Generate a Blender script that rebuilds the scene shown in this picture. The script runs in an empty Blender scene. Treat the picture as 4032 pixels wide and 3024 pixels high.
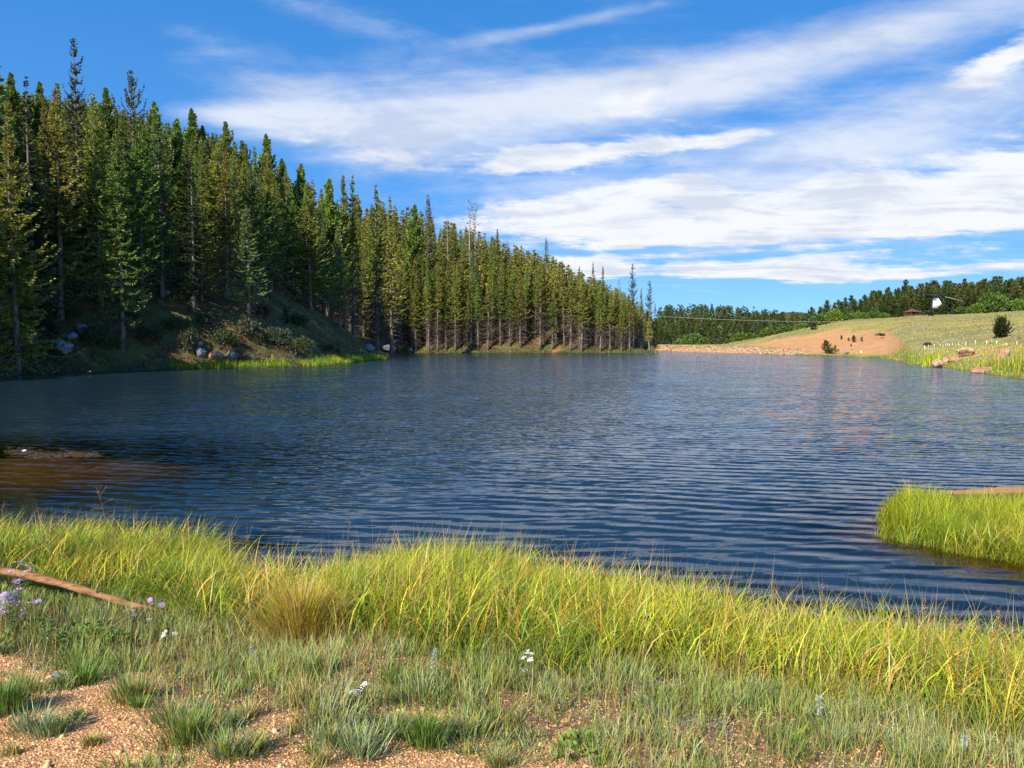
import bpy, math, random
import numpy as np
from mathutils import Vector
from mathutils import noise as mnoise

S = bpy.context.scene
COL = S.collection
PI = math.pi
# ------------------------------------------------------------------ camera, sky, sun, exposure
F = 760.0; CAMZ = 2.6; PITCH = math.atan(41 / 760)
cam_d = bpy.data.cameras.new('camera'); cam = bpy.data.objects.new('camera', cam_d); COL.objects.link(cam)
cam_d.sensor_width = 36; cam_d.lens = 36 * F / 1024; cam_d.clip_end = 8000; cam_d.clip_start = 0.05
cam.location = (0, 0, CAMZ); cam.rotation_euler = (PI / 2 - PITCH, 0, 0)
S.camera = cam
S.view_settings.view_transform = 'Standard'; S.view_settings.look = 'None'
S.view_settings.gamma = 1; S.view_settings.use_curve_mapping = False
S.view_settings.exposure = 0.80

SUN_EL = math.radians(37)
SUN_AZ = math.radians(-147)          # clockwise from +Y: the sun stands to the left, a little behind the camera
sun_dir = Vector((math.sin(SUN_AZ) * math.cos(SUN_EL), math.cos(SUN_AZ) * math.cos(SUN_EL), math.sin(SUN_EL)))
sl = bpy.data.lights.new('sun', 'SUN'); sl.energy = 4.8; sl.angle = math.radians(0.5); sl.color = (1.0, 0.93, 0.80)
so = bpy.data.objects.new('sun', sl); COL.objects.link(so)
so.rotation_euler = sun_dir.to_track_quat('Z', 'Y').to_euler(); so.location = (-30, -10, 60)


class NT:
    """small helper to write node trees"""
    def __init__(self, tree):
        self.t = tree; self.n = tree.nodes; self.l = tree.links
        self.n.clear()

    def new(self, typ, **kw):
        nd = self.n.new(typ)
        for k, v in kw.items():
            setattr(nd, k, v)
        return nd

    def put(self, sock, v):
        if isinstance(v, bpy.types.NodeSocket):
            self.l.new(v, sock)
        elif v is not None:
            if isinstance(v, (tuple, list)) and len(v) == 3 and sock.type == 'RGBA':
                v = (*v, 1)
            sock.default_value = v

    def m(self, op, a, b=None, c=None, clamp=False):
        nd = self.new('ShaderNodeMath', operation=op, use_clamp=clamp)
        for i, v in enumerate((a, b, c)):
            if v is not None:
                self.put(nd.inputs[i], v)
        return nd.outputs[0]

    def vm(self, op, a, b=None):
        nd = self.new('ShaderNodeVectorMath', operation=op)
        self.put(nd.inputs[0], a)
        if b is not None:
            self.put(nd.inputs[1], b)
        return nd.outputs[0]

    def mix(self, f, a, b, blend='MIX'):
        nd = self.new('ShaderNodeMix', data_type='RGBA', blend_type=blend)
        self.put(nd.inputs[0], f); self.put(nd.inputs[6], a); self.put(nd.inputs[7], b)
        return nd.outputs[2]

    def noise(self, vec, scale, detail=3, rough=0.55, dist=0.0, col=False, dims='3D'):
        nd = self.new('ShaderNodeTexNoise', noise_dimensions=dims)
        if vec is not None:
            self.put(nd.inputs['Vector'], vec)
        nd.inputs['Scale'].default_value = scale; nd.inputs['Detail'].default_value = detail
        nd.inputs['Roughness'].default_value = rough; nd.inputs['Distortion'].default_value = dist
        return nd.outputs['Color' if col else 'Fac']

    def ss(self, v, lo, hi, to0=0.0, to1=1.0):
        nd = self.new('ShaderNodeMapRange', interpolation_type='SMOOTHSTEP')
        self.put(nd.inputs[0], v); nd.inputs[1].default_value = lo; nd.inputs[2].default_value = hi
        nd.inputs[3].default_value = to0; nd.inputs[4].default_value = to1
        return nd.outputs[0]

    def mapping(self, vec, scale=(1, 1, 1), rot=(0, 0, 0), loc=(0, 0, 0)):
        nd = self.new('ShaderNodeMapping')
        self.put(nd.inputs[0], vec); nd.inputs['Scale'].default_value = scale
        nd.inputs['Rotation'].default_value = rot; nd.inputs['Location'].default_value = loc
        return nd.outputs[0]

    def comb(self, x, y, z):
        nd = self.new('ShaderNodeCombineXYZ')
        for i, v in enumerate((x, y, z)):
            self.put(nd.inputs[i], v)
        return nd.outputs[0]

    def sep(self, v):
        nd = self.new('ShaderNodeSeparateXYZ'); self.put(nd.inputs[0], v)
        return nd.outputs


# world: Nishita sky with a cloud layer
W = bpy.data.worlds.new('World'); S.world = W; W.use_nodes = True
g = NT(W.node_tree)
sky = g.new('ShaderNodeTexSky', sky_type='NISHITA', sun_disc=False)
sky.sun_elevation = SUN_EL; sky.sun_rotation = SUN_AZ; sky.altitude = 2500
sky.air_density = 1.0; sky.dust_density = 0.3; sky.ozone_density = 3.0
hs = g.new('ShaderNodeHueSaturation'); g.l.new(sky.outputs[0], hs.inputs['Color'])
hs.inputs['Saturation'].default_value = 1.08; hs.inputs['Value'].default_value = 1.7
tc = g.new('ShaderNodeTexCoord')
d = g.vm('NORMALIZE', tc.outputs['Generated'])
dx, dy, dz = g.sep(d)
el = g.m('MULTIPLY', g.m('ARCSINE', dz), 180 / PI)            # degrees
az = g.m('MULTIPLY', g.m('ARCTAN2', dx, dy), 180 / PI)        # degrees right of +Y
zz = g.m('ADD', g.m('MAXIMUM', dz, 0.0), 0.055)
pl = g.comb(g.m('DIVIDE', dx, zz), g.m('DIVIDE', dy, zz), 0.0)
warp = g.vm('MULTIPLY', g.vm('SUBTRACT', g.noise(pl, 0.55, 2, 0.5, col=True), (0.5, 0.5, 0.5)), (1.6, 1.6, 0))
plw = g.vm('ADD', pl, warp)
n_big = g.noise(g.mapping(plw, (0.5, 0.9, 1), (0, 0, math.radians(-14)), (3.1, 1.7, 0)), 1.0, 8, 0.57)
n_str = g.noise(g.mapping(plw, (0.5, 2.1, 1), (0, 0, math.radians(-24)), (7.3, 2.2, 0)), 1.3, 7, 0.6)
n_fin = g.noise(g.mapping(pl, (1.0, 1.6, 1), (0, 0, 0.3), (1.3, 5.2, 0)), 3.4, 8, 0.62)

n_puff = g.noise(g.comb(g.m('MULTIPLY', az, 0.17), g.m('MULTIPLY', el, 0.46), g.m('MULTIPLY', dy, 0.7)), 1.0, 9, 0.62, 0.3)
n_puff2 = g.noise(g.comb(g.m('MULTIPLY', az, 0.17), g.m('MULTIPLY', g.m('ADD', el, 0.9), 0.46), g.m('MULTIPLY', dy, 0.7)), 1.0, 9, 0.62, 0.3)


def blob(azc, elc, sa, se, rot, amp):
    ca, sa_ = math.cos(math.radians(rot)), math.sin(math.radians(rot))
    u = g.m('SUBTRACT', az, azc); v = g.m('SUBTRACT', el, elc)
    a = g.m('DIVIDE', g.m('ADD', g.m('MULTIPLY', u, ca), g.m('MULTIPLY', v, sa_)), sa)
    b = g.m('DIVIDE', g.m('SUBTRACT', g.m('MULTIPLY', v, ca), g.m('MULTIPLY', u, sa_)), se)
    r2 = g.m('ADD', g.m('MULTIPLY', a, a), g.m('MULTIPLY', b, b))
    return g.m('MULTIPLY', g.m('EXPONENT', g.m('MULTIPLY', r2, -1.0)), amp)


# where the veils and banks of cloud stand: bearing and height (as seen from the shore), half widths, tilt, weight
def pb(px, py, w, h, rot, amp):
    k = 53.0 / 760
    return (math.degrees(math.atan((px - 512) / 760)), math.degrees(math.atan((343 - py) / math.hypot(760, px - 512))), w * k, h * k, rot, amp)


dense = [pb(*q) for q in [(800, 222, 330, 44, 1, 0.20), (960, 195, 190, 34, 3, 0.16), (560, 228, 90, 22, 0, 0.14), (540, 166, 95, 14, 3, 0.24), (700, 146, 150, 11, 1, 0.22), (640, 186, 70, 13, 4, 0.2), (730, 272, 75, 8, -1, 0.30), (900, 276, 150, 8, 2, 0.26),
         (590, 268, 45, 10, -6, 0.26), (1005, 62, 70, 20, 22, 0.26), (635, 103, 55, 17, 0, 0.19), (335, 150, 85, 16, -4, 0.14), (250, 123, 45, 6, 4, 0.2),
         (750, 312, 500, 22, 0, -0.55), (480, 190, 110, 9, 2, -0.25), (760, 163, 110, 7, 0, -0.2), (860, 248, 160, 4, 2, -0.12), (120, 200, 150, 260, 0, -0.4), (420, 30, 420, 50, 4, -0.22), (860, 120, 180, 14, 8, -0.12), (690, 250, 180, 3.5, 1, -0.12)]]
thin = [pb(*q) for q in [(340, 132, 160, 34, -4, 0.42), (560, 103, 210, 30, 4, 0.38), (820, 58, 270, 24, 7, 0.40), (560, 33, 120, 6, 8, 0.24), (930, 112, 150, 30, 12, 0.26), (220, 48, 90, 16, -12, 0.17), (330, 22, 140, 16, -10, 0.17), (240, 85, 130, 20, -8, 0.12), (430, 75, 120, 14, 4, 0.12), (700, 190, 260, 40, 2, 0.14), (800, 200, 330, 70, 0, 0.22), (240, 122, 70, 10, 2, 0.25),
        (120, 200, 150, 200, 0, -0.25), (700, 90, 160, 8, 6, -0.1)]]


def total(lst):
    s = None
    for it in lst:
        v = blob(*it)
        s = v if s is None else g.m('ADD', s, v)
    return s


away = g.ss(dy, 0.15, -0.25)                                     # round the rest of the sky the same kind of broken cloud
fade_hi = g.ss(el, 24, 60, 0.0, -0.16)
dn = g.m('ADD', g.m('ADD', g.m('MULTIPLY', n_big, 0.36), g.m('ADD', g.m('MULTIPLY', n_fin, 0.22), g.m('MULTIPLY', n_puff, 0.42))), total(dense))
dn = g.m('ADD', g.m('ADD', dn, g.m('MULTIPLY', away, 0.06)), fade_hi)
c_dense = g.ss(dn, 0.57, 0.70)
tn = g.m('ADD', g.m('MULTIPLY', g.m('ADD', g.m('MULTIPLY', n_str, 0.38), g.m('ADD', g.m('MULTIPLY', n_fin, 0.24), g.m('MULTIPLY', n_puff, 0.38))), 0.95), total(thin))
c_thin = g.m('MULTIPLY', g.ss(tn, 0.47, 0.98), 0.80)
cover = g.m('SUBTRACT', 1.0, g.m('MULTIPLY', g.m('SUBTRACT', 1.0, c_dense), g.m('SUBTRACT', 1.0, c_thin)))
under = g.noise(g.mapping(plw, (0.7, 2.6, 1), (0, 0, -0.2), (9.1, 4.2, 0)), 1.1, 5, 0.55)
ccol = g.mix(g.m('MULTIPLY', g.ss(g.m('ADD', g.m('MULTIPLY', under, 0.5), g.m('MULTIPLY', n_puff2, 0.5)), 0.46, 0.60), 0.8), (5.35, 5.5, 5.8), (3.6, 4.05, 4.9))
low = g.ss(el, 0, 16, 1.0, 0.0)
skyc = g.mix(1.0, hs.outputs[0], (0.50, 0.79, 1.13), 'MULTIPLY')
grad = g.mix(g.ss(el, 0, 13), (1.30, 2.8, 4.7), (0.46, 1.85, 4.3)); grad = g.mix(g.ss(el, 9, 34), grad, (0.10, 1.20, 3.55))
skyc = g.mix(0.84, skyc, grad)
final = g.mix(cover, skyc, ccol)
bg = g.new('ShaderNodeBackground'); g.put(bg.inputs[0], final); bg.inputs[1].default_value = 0.1
wo = g.new('ShaderNodeOutputWorld'); g.l.new(bg.outputs[0], wo.inputs[0])
W.cycles.sampling_method = 'MANUAL'; W.cycles.sample_map_resolution = 1024


# ------------------------------------------------------------------ geometry helpers
RNG = np.random.default_rng(7)
cp, sp = math.cos(PITCH), math.sin(PITCH)


def ray(px, py):
    X = (px - 512) / F; Y = (384 - py) / F
    return np.array([X, cp + Y * sp, -sp + Y * cp])


def at(px, py, D):
    """the point seen in the direction of that pixel at depth D along +Y"""
    r = ray(px, py); r = r * (D / r[1])
    return np.array([r[0], r[1], r[2] + CAMZ])


def proj(x, y, z):
    zc = z - CAMZ
    dep = y * cp - zc * sp; up = y * sp + zc * cp
    dep = np.where(dep > 0.05, dep, 0.05)
    return 512 + F * x / dep, 384 - F * up / dep


def sstep(v, a, b):
    t = np.clip((v - a) / (b - a), 0, 1)
    return t * t * (3 - 2 * t)


def hashgrid(ix, iy, seed):
    h = (ix.astype(np.int64) * 374761393 + iy.astype(np.int64) * 668265263 + seed * 2246822519) & 0xffffffff
    h = ((h ^ (h >> 13)) * 1274126177) & 0xffffffff
    return ((h ^ (h >> 16)) & 0xffff) / 65535.0


def vnoise(x, y, s, seed=0, octaves=3):
    out = 0; amp = 1; tot = 0
    for o in range(octaves):
        X = x / s * 2 ** o; Y = y / s * 2 ** o
        ix = np.floor(X); iy = np.floor(Y); fx = X - ix; fy = Y - iy
        fx = fx * fx * (3 - 2 * fx); fy = fy * fy * (3 - 2 * fy)
        a = hashgrid(ix, iy, seed + o * 17); b = hashgrid(ix + 1, iy, seed + o * 17)
        c = hashgrid(ix, iy + 1, seed + o * 17); e = hashgrid(ix + 1, iy + 1, seed + o * 17)
        out = out + amp * ((a * (1 - fx) + b * fx) * (1 - fy) + (c * (1 - fx) + e * fx) * fy)
        tot += amp; amp *= 0.5
    return out / tot            # 0..1


LAKE = np.array([(-30, 13), (-14, 10.6), (-9, 9.8), (-6.6, 9.5), (-5.2, 9.35), (-4.4, 9.3), (-3.7, 9.2), (-3.25, 8.5), (-2.75, 8.0), (-2.2, 7.85), (-1.7, 8.1),
                 (-1.2, 8.45), (-0.4, 8.4), (0.4, 8.05), (1.0, 7.6), (1.7, 7.1), (2.3, 6.75), (2.9, 6.4), (3.5, 6.15), (4.2, 6.05), (6, 5.95), (9, 5.8), (12, 6.2),
                 (12.4, 7.3), (9, 8.0), (7.2, 8.35), (6.2, 8.75), (5.45, 9.45), (5.05, 10.1), (5.4, 10.9), (5.95, 12.0), (6.9, 12.9), (8.0, 13.35), (9.5, 13.7), (11, 13.9), (14, 15), (18, 20),
                 (24, 28), (31, 40), (35.5, 49), (37.2, 55), (41.2, 66.8), (45.7, 79), (48, 92), (54, 104), (62, 126), (64.4, 150), (61, 168),
                 (59.7, 181), (55, 208), (47.8, 247), (44, 252), (36, 236), (37.5, 214), (39.5, 204), (38.7, 200), (20, 199.5), (0, 198.5), (-14, 199), (-28, 197),
                 (-31, 183), (-27, 150), (-20.4, 122), (-21.5, 105), (-22, 86), (-27.5, 79), (-32.6, 74.6), (-42, 66), (-45, 56), (-45, 44), (-43, 30), (-38, 19)])


def lake_sd(x, y):
    """distance to the shoreline, positive on land, negative on the lake"""
    shp = x.shape; x = x.ravel(); y = y.ravel()
    d2 = np.full(x.shape, 1e18); inside = np.zeros(x.shape, bool)
    n = len(LAKE)
    for i in range(n):
        x0, y0 = LAKE[i]; x1, y1 = LAKE[(i + 1) % n]
        ex, ey = x1 - x0, y1 - y0
        t = np.clip(((x - x0) * ex + (y - y0) * ey) / (ex * ex + ey * ey), 0, 1)
        d2 = np.minimum(d2, (x - x0 - t * ex) ** 2 + (y - y0 - t * ey) ** 2)
        cond = ((y0 > y) != (y1 > y)) & (x < ex * (y - y0) / (ey if ey != 0 else 1e-9) + x0)
        inside ^= cond
    dd = np.sqrt(d2)
    return np.where(inside, -dd, dd).reshape(shp)


SKYL = np.array([(-400, 70), (0, 88), (100, 100), (160, 118), (230, 132), (270, 146), (345, 184), (430, 212), (500, 238), (546, 252), (593, 276),
                 (632, 294), (648, 312), (660, 335)])
DS = np.array([(640, 250), (659, 247), (763, 181), (838, 150), (886, 126), (907, 92), (951, 79), (981, 67), (1024, 55), (1200, 32), (1500, 18), (3000, 12)])
DC = np.array([(640, 262), (722, 232), (763, 218), (787, 212), (833, 215), (903, 230), (1024, 240), (1500, 262), (3000, 262)])
ZC = np.array([(640, 2.1), (722, 2.15), (763, 4.1), (787, 5.7), (833, 8.4), (850, 9.3), (903, 10.6), (1024, 12.6), (1500, 15), (3000, 15)])
ZD = np.array([(640, 2.0), (659, 2.0), (763, 1.25), (800, 0.9), (838, 0.35), (900, 0.25), (951, 0.5), (3000, 0.6)])


def H(x, y):
    x = np.asarray(x, float); y = np.asarray(y, float)
    sd = lake_sd(x, y)
    ys = np.maximum(y, 1.0); r = np.hypot(x, y)
    px = np.where(y > 1.0, 512 + F * x / ys, np.where(x < 0, -5000, 5000))
    s = np.maximum(sd, 0)
    # near bank, where the camera stands
    hn = 0.98 * np.minimum(s / 5.4, 1.6) ** 0.85
    hn = np.where(hn > 0.95, 0.95 + 0.18 * (1 - np.exp(-(hn - 0.95) / 0.18)), hn)
    hn = hn + (vnoise(x, y, 1.6, 3) - 0.5) * 0.12 * sstep(s, 0.2, 1.5)
    # island of sedge on the right is low
    isl = sstep(x, 4.4, 5.0) * sstep(y, 7.2, 8.0) * (1 - sstep(y, 14, 18))
    hn = hn * (1 - isl) + isl * (0.03 + 0.055 * np.minimum(s, 2.2) + 0.02 * (vnoise(x, y, 1.0, 9) - 0.5))
    # wooded hill on the left
    slope = 0.86 - 0.28 * sstep(y, 150, 200)
    slope = slope * (0.9 + 0.25 * (vnoise(x, y, 30, 21) - 0.3))
    pxh = np.interp(px, SKYL[:, 0], SKYL[:, 1])
    cap = CAMZ + (343 - pxh) * r * 0.95 / F - 17.5 + 3.0 * sstep(px, 380, 440)
    cap = np.where(px < -200, 17 + 0 * cap, cap)
    cap = np.minimum(np.maximum(cap, 1.2), 62) * sstep(px, 664, 640)
    hl = slope * s * (0.35 + 0.65 * sstep(s, 0.0, 5.0)) + 0.0
    k = 4.0
    hl = -k * np.log(np.exp(-np.minimum(hl, 80) / k) + np.exp(-cap / k)) + k * np.log(1 + np.exp(-cap / k))
    hl = np.maximum(hl, 0.25 * np.minimum(s, 1.5))
    hl = hl + (vnoise(x, y, 7, 5) - 0.5) * 1.7 * sstep(s, 0.8, 7) + (vnoise(x, y, 1.8, 6) - 0.5) * 0.5 * sstep(s, 0.3, 2)
    # dam, meadow hill and valley on the right
    ds = np.interp(px, DS[:, 0], DS[:, 1]); dc = np.interp(px, DC[:, 0], DC[:, 1])
    zc = np.interp(px, ZC[:, 0], ZC[:, 1]); zd = np.interp(px, ZD[:, 0], ZD[:, 1])
    bank = np.clip((y - ds) / 5.0, 0, 1)
    t = np.clip((y - ds - 5) / np.maximum(dc - ds - 5, 1), 0, 1)
    hr = zd * bank + (zc - zd) * t
    over = np.maximum(y - dc, 0)
    hr = hr - np.where(px < 735, np.minimum(over * 0.12, 1.3) * sstep(over, 2, 12), 0) - 0.004 * np.minimum(over, 300)
    hr = hr + (vnoise(x, y, 14, 8) - 0.5) * 1.0 * sstep(y - ds, 6, 30) * sstep(px, 700, 800) + (vnoise(x, y, 3.0, 12) - 0.5) * 0.35 * sstep(y - ds, 3, 12) * sstep(px, 700, 790)
    # far forested ridge
    hf = 30 * sstep(y, 430, 800) + (vnoise(x, y, 130, 31) - 0.5) * 9 * sstep(y, 470, 640) - 12 * sstep(y, 850, 1500)
    hr = hr + hf * sstep(px, 900, 780)  * sstep(px, 600, 640) + 4 * sstep(px, 780, 900) * sstep(y, 300, 500)
    wl = sstep(px, 662, 652)
    hfar = hl * wl + hr * (1 - wl)
    w = sstep(y + np.where(x < 0, -x * 0.35, 0), 22, 52)
    land = hn * (1 - w) + hfar * w
    bed = -np.minimum(0.75 * np.maximum(-sd, 0), 3.0)
    shoal = np.exp(-(((x + 11.5) / 8.0) ** 2 + ((y - 16.2) / 6.0) ** 2))
    bed = np.maximum(bed, -(0.13 + 2.2 * (1 - shoal) ** 1.6))
    shoal2 = 0.2 * np.exp(-(((x - 4.3) / 1.6) ** 2 + ((y - 12.6) / 1.8) ** 2))
    bed = bed * (1 - shoal2) + shoal2 * np.maximum(bed, -0.15)
    return np.where(sd > 0, land, bed)


def Hp(x, y):
    return float(H(np.array([x]), np.array([y]))[0])


def ground_at(px, py, lo=2.5, hi=900, sel=0):
    """first point of the ground seen in the direction of that pixel"""
    r = ray(px, py)
    D = np.exp(np.linspace(math.log(lo), math.log(hi), 1600))
    t = D / r[1]
    X = r[0] * t; Z = CAMZ + r[2] * t
    below = np.maximum(H(X, D), 0) >= Z
    i = int(np.argmax(below)) if below.any() else len(D) - 1
    return np.array([X[i], D[i], max(Hp(X[i], D[i]), 0.0)])


def mesh_np(name, V, Fc, mat, cols=None, smooth=False, parent=None, loc=None, attrs=None, hide=False):
    """mesh object from arrays; Fc is one array of faces or a list of arrays (tris and quads)"""
    me = bpy.data.meshes.new(name)
    fill_mesh(me, V, Fc, cols, smooth, attrs)
    if mat is not None:
        me.materials.append(mat)
    return link(name, me, parent, loc)


def fill_mesh(me, V, Fc, cols=None, smooth=False, attrs=None):
    if not isinstance(Fc, list):
        Fc = [Fc]
    Fc = [np.asarray(f, dtype=np.int32) for f in Fc if len(f)]
    V = np.asarray(V, dtype=np.float32)
    me.vertices.add(len(V)); me.vertices.foreach_set('co', V.ravel())
    nl = sum(f.size for f in Fc); npol = sum(len(f) for f in Fc)
    me.loops.add(nl); me.loops.foreach_set('vertex_index', np.concatenate([f.ravel() for f in Fc]))
    sizes = np.concatenate([np.full(len(f), f.shape[1], np.int32) for f in Fc])
    me.polygons.add(npol)
    me.polygons.foreach_set('loop_start', np.concatenate([[0], np.cumsum(sizes)[:-1]]).astype(np.int32))
    try:
        me.polygons.foreach_set('loop_total', sizes)
    except Exception:
        pass
    me.update(calc_edges=True)
    me.polygons.foreach_set('use_smooth', np.full(npol, smooth))
    if cols is not None:
        at_ = me.color_attributes.new('tint', 'FLOAT_COLOR', 'POINT')
        c = np.ones((len(V), 4), np.float32); c[:, :3] = cols
        at_.data.foreach_set('color', c.ravel())
    for k, v in (attrs or {}).items():
        a = me.attributes.new(k, 'FLOAT', 'POINT'); a.data.foreach_set('value', np.asarray(v, np.float32).ravel())
    me.validate()


def link(name, me, parent=None, loc=None):
    o = bpy.data.objects.new(name, me); COL.objects.link(o)
    if parent is not None:
        o.parent = parent
    if loc is not None:
        o.location = loc
    return o


def tag(o, label=None, cat=None, group=None, kind=None):
    if label: o['label'] = label
    if cat: o['category'] = cat
    if group: o['group'] = group
    if kind: o['kind'] = kind
    return o


def empty(name, loc, rz=0.0, label=None, cat=None, group=None, sc=None):
    o = bpy.data.objects.new(name, None); COL.objects.link(o); o.location = loc; o.rotation_euler = (0, 0, rz)
    o.empty_display_size = 0.2
    if sc is not None:
        o.scale = sc if hasattr(sc, '__len__') else (sc, sc, sc)
    return tag(o, label, cat, group)


def copy_tree(o, parent=None):
    c = o.copy(); COL.objects.link(c)
    if parent is not None:
        c.parent = parent
    for ch in list(o.children):
        copy_tree(ch, c)
    return c


def tube(path, rad, sides=7, close=True):
    """swept tube: vertices and quad/tri faces"""
    path = np.asarray(path, float); rad = np.asarray(rad, float) * np.ones(len(path))
    T = np.gradient(path, axis=0); T /= np.linalg.norm(T, axis=1)[:, None] + 1e-9
    ref = np.array([0, 0, 1.0]) if abs(T[0, 2]) < 0.9 else np.array([1.0, 0, 0])
    U = np.cross(T, ref); U /= np.linalg.norm(U, axis=1)[:, None] + 1e-9
    Wv = np.cross(T, U)
    a = np.arange(sides) / sides * 2 * PI
    V = (path[:, None] + rad[:, None, None] * (np.cos(a)[None, :, None] * U[:, None] + np.sin(a)[None, :, None] * Wv[:, None])).reshape(-1, 3)
    n = len(path); i = np.arange(n - 1)[:, None] * sides; j = np.arange(sides)[None]; j2 = (j + 1) % sides
    Q = np.stack([i + j, i + j2, i + sides + j2, i + sides + j], -1).reshape(-1, 4)
    if close:
        V = np.vstack([V, path[0], path[-1]]); nb = n * sides
        j = np.arange(sides)
        T1 = np.stack([np.full(sides, nb), (j + 1) % sides, j], -1)
        T2 = np.stack([np.full(sides, nb + 1), (n - 1) * sides + j, (n - 1) * sides + (j + 1) % sides], -1)
        return V, Q, np.vstack([T1, T2])
    return V, Q, np.zeros((0, 3), int)


class Acc:
    """collects pieces into one mesh"""
    def __init__(self):
        self.V = []; self.Q = []; self.T = []; self.C = []; self.n = 0

    def add(self, V, Q=None, T=None, col=None):
        V = np.asarray(V, float)
        if Q is not None and len(Q): self.Q.append(np.asarray(Q) + self.n)
        if T is not None and len(T): self.T.append(np.asarray(T) + self.n)
        self.V.append(V); self.n += len(V)
        if col is not None:
            self.C.append(np.broadcast_to(np.asarray(col, float), (len(V), 3)))
        return self

    def tube(self, path, rad, sides=6, col=None):
        V, Q, T = tube(path, rad, sides); return self.add(V, Q, T, col)

    def box(self, c, h, rz=0.0, col=None, taper=1.0):
        s = np.array([[-1, -1, -1], [1, -1, -1], [1, 1, -1], [-1, 1, -1], [-1, -1, 1], [1, -1, 1], [1, 1, 1], [-1, 1, 1]], float)
        V = s * np.array(h); V[4:, :2] *= taper
        R = np.array([[math.cos(rz), -math.sin(rz), 0], [math.sin(rz), math.cos(rz), 0], [0, 0, 1]])
        V = V @ R.T + np.array(c)
        return self.add(V, [[0, 3, 2, 1], [4, 5, 6, 7], [0, 1, 5, 4], [1, 2, 6, 5], [2, 3, 7, 6], [3, 0, 4, 7]], None, col)

    def faces(self):
        out = []
        if self.Q: out.append(np.vstack(self.Q))
        if self.T: out.append(np.vstack(self.T))
        return out

    def mesh(self, name, mat, smooth=False):
        me = bpy.data.meshes.new(name)
        fill_mesh(me, np.vstack(self.V), self.faces(), np.vstack(self.C) if self.C else None, smooth)
        me.materials.append(mat)
        return me

    def obj(self, name, mat, parent=None, loc=None, smooth=False):
        return link(name, self.mesh(name, mat, smooth), parent, loc)


# ------------------------------------------------------------------ materials
def new_mat(name):
    m = bpy.data.materials.new(name); m.use_nodes = True
    return m, NT(m.node_tree)


def finish(g, bsdf):
    o = g.new('ShaderNodeOutputMaterial'); g.l.new(bsdf, o.inputs[0])


def principled(g, col, rough=0.8, normal=None, spec=0.3, **kw):
    p = g.new('ShaderNodeBsdfPrincipled'); g.put(p.inputs['Base Color'], col); g.put(p.inputs['Roughness'], rough)
    p.inputs['Specular IOR Level'].default_value = spec
    if normal is not None: g.l.new(normal, p.inputs['Normal'])
    for k, v in kw.items(): g.put(p.inputs[k], v)
    return p.outputs[0]


def bump(g, h, strength=0.6, dist=0.02):
    b = g.new('ShaderNodeBump'); g.put(b.inputs['Height'], h); b.inputs['Strength'].default_value = strength
    b.inputs['Distance'].default_value = dist
    return b.outputs[0]


def leaf_mat(name, trans=0.35, hue_var=0.02, val_var=0.35, rough=0.6, spec=0.3):
    """foliage: colour of each leaf or blade comes from its tint, varied a little from plant to plant"""
    m, g = new_mat(name)
    a = g.new('ShaderNodeAttribute', attribute_name='tint')
    oi = g.new('ShaderNodeObjectInfo')
    h = g.new('ShaderNodeHueSaturation'); g.l.new(a.outputs['Color'], h.inputs['Color'])
    g.put(h.inputs['Hue'], g.m('ADD', 0.5 - hue_var, g.m('MULTIPLY', oi.outputs['Random'], 2 * hue_var)))
    g.put(h.inputs['Value'], g.m('ADD', 1 - val_var / 2, g.m('MULTIPLY', g.m('FRACT', g.m('MULTIPLY', oi.outputs['Random'], 7.31)), val_var)))
    p = principled(g, h.outputs[0], rough, spec=spec)
    if trans > 0:
        t = g.new('ShaderNodeBsdfTranslucent'); g.l.new(h.outputs[0], t.inputs[0])
        mx = g.new('ShaderNodeMixShader'); mx.inputs[0].default_value = trans
        g.l.new(p, mx.inputs[1]); g.l.new(t.outputs[0], mx.inputs[2]); p = mx.outputs[0]
    finish(g, p)
    return m


def simple_mat(name, c1, c2, scale=6.0, rough=0.85, bstr=0.5, bdist=0.01, stretch=(1, 1, 1), detail=5, spec=0.2):
    m, g = new_mat(name)
    tc = g.new('ShaderNodeTexCoord'); v = g.mapping(tc.outputs['Object'], stretch)
    n = g.noise(v, scale, detail, 0.6)
    n2 = g.noise(v, scale * 4.3, 4, 0.6)
    c = g.mix(g.ss(n, 0.38, 0.62), c1, c2)
    c = g.mix(g.ss(n2, 0.3, 0.75, 0.0, 0.35), c, tuple(x * 0.45 for x in c1))
    finish(g, principled(g, c, rough, bump(g, g.m('ADD', n, g.m('MULTIPLY', n2, 0.4)), bstr, bdist), spec))
    return m


# ground: one sheet to the horizon
ga = RNG
PXS = np.unique(np.concatenate([np.linspace(-70, -38, 26), np.linspace(-38, 38, 330), np.linspace(38, 72, 26)]))
ang = np.radians(PXS)
rr = np.concatenate([[0.4, 1.2, 1.8], np.exp(np.linspace(math.log(2.3), math.log(12), 120)), np.exp(np.linspace(math.log(12), math.log(330), 215))[1:],
                     np.exp(np.linspace(math.log(330), math.log(4000), 40))[1:]])
A, R_ = np.meshgrid(ang, rr)
GX = R_ * np.sin(A); GY = R_ * np.cos(A)
GZ = H(GX, GY)
gsd = lake_sd(GX, GY)
gpx, gpy = proj(GX, GY, GZ)


def inpoly(px, py, poly):
    inside = np.zeros(px.shape, bool); n = len(poly)
    for i in range(n):
        x0, y0 = poly[i]; x1, y1 = poly[(i + 1) % n]
        inside ^= ((y0 > py) != (y1 > py)) & (px < (x1 - x0) * (py - y0) / ((y1 - y0) or 1e-9) + x0)
    return inside


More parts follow.
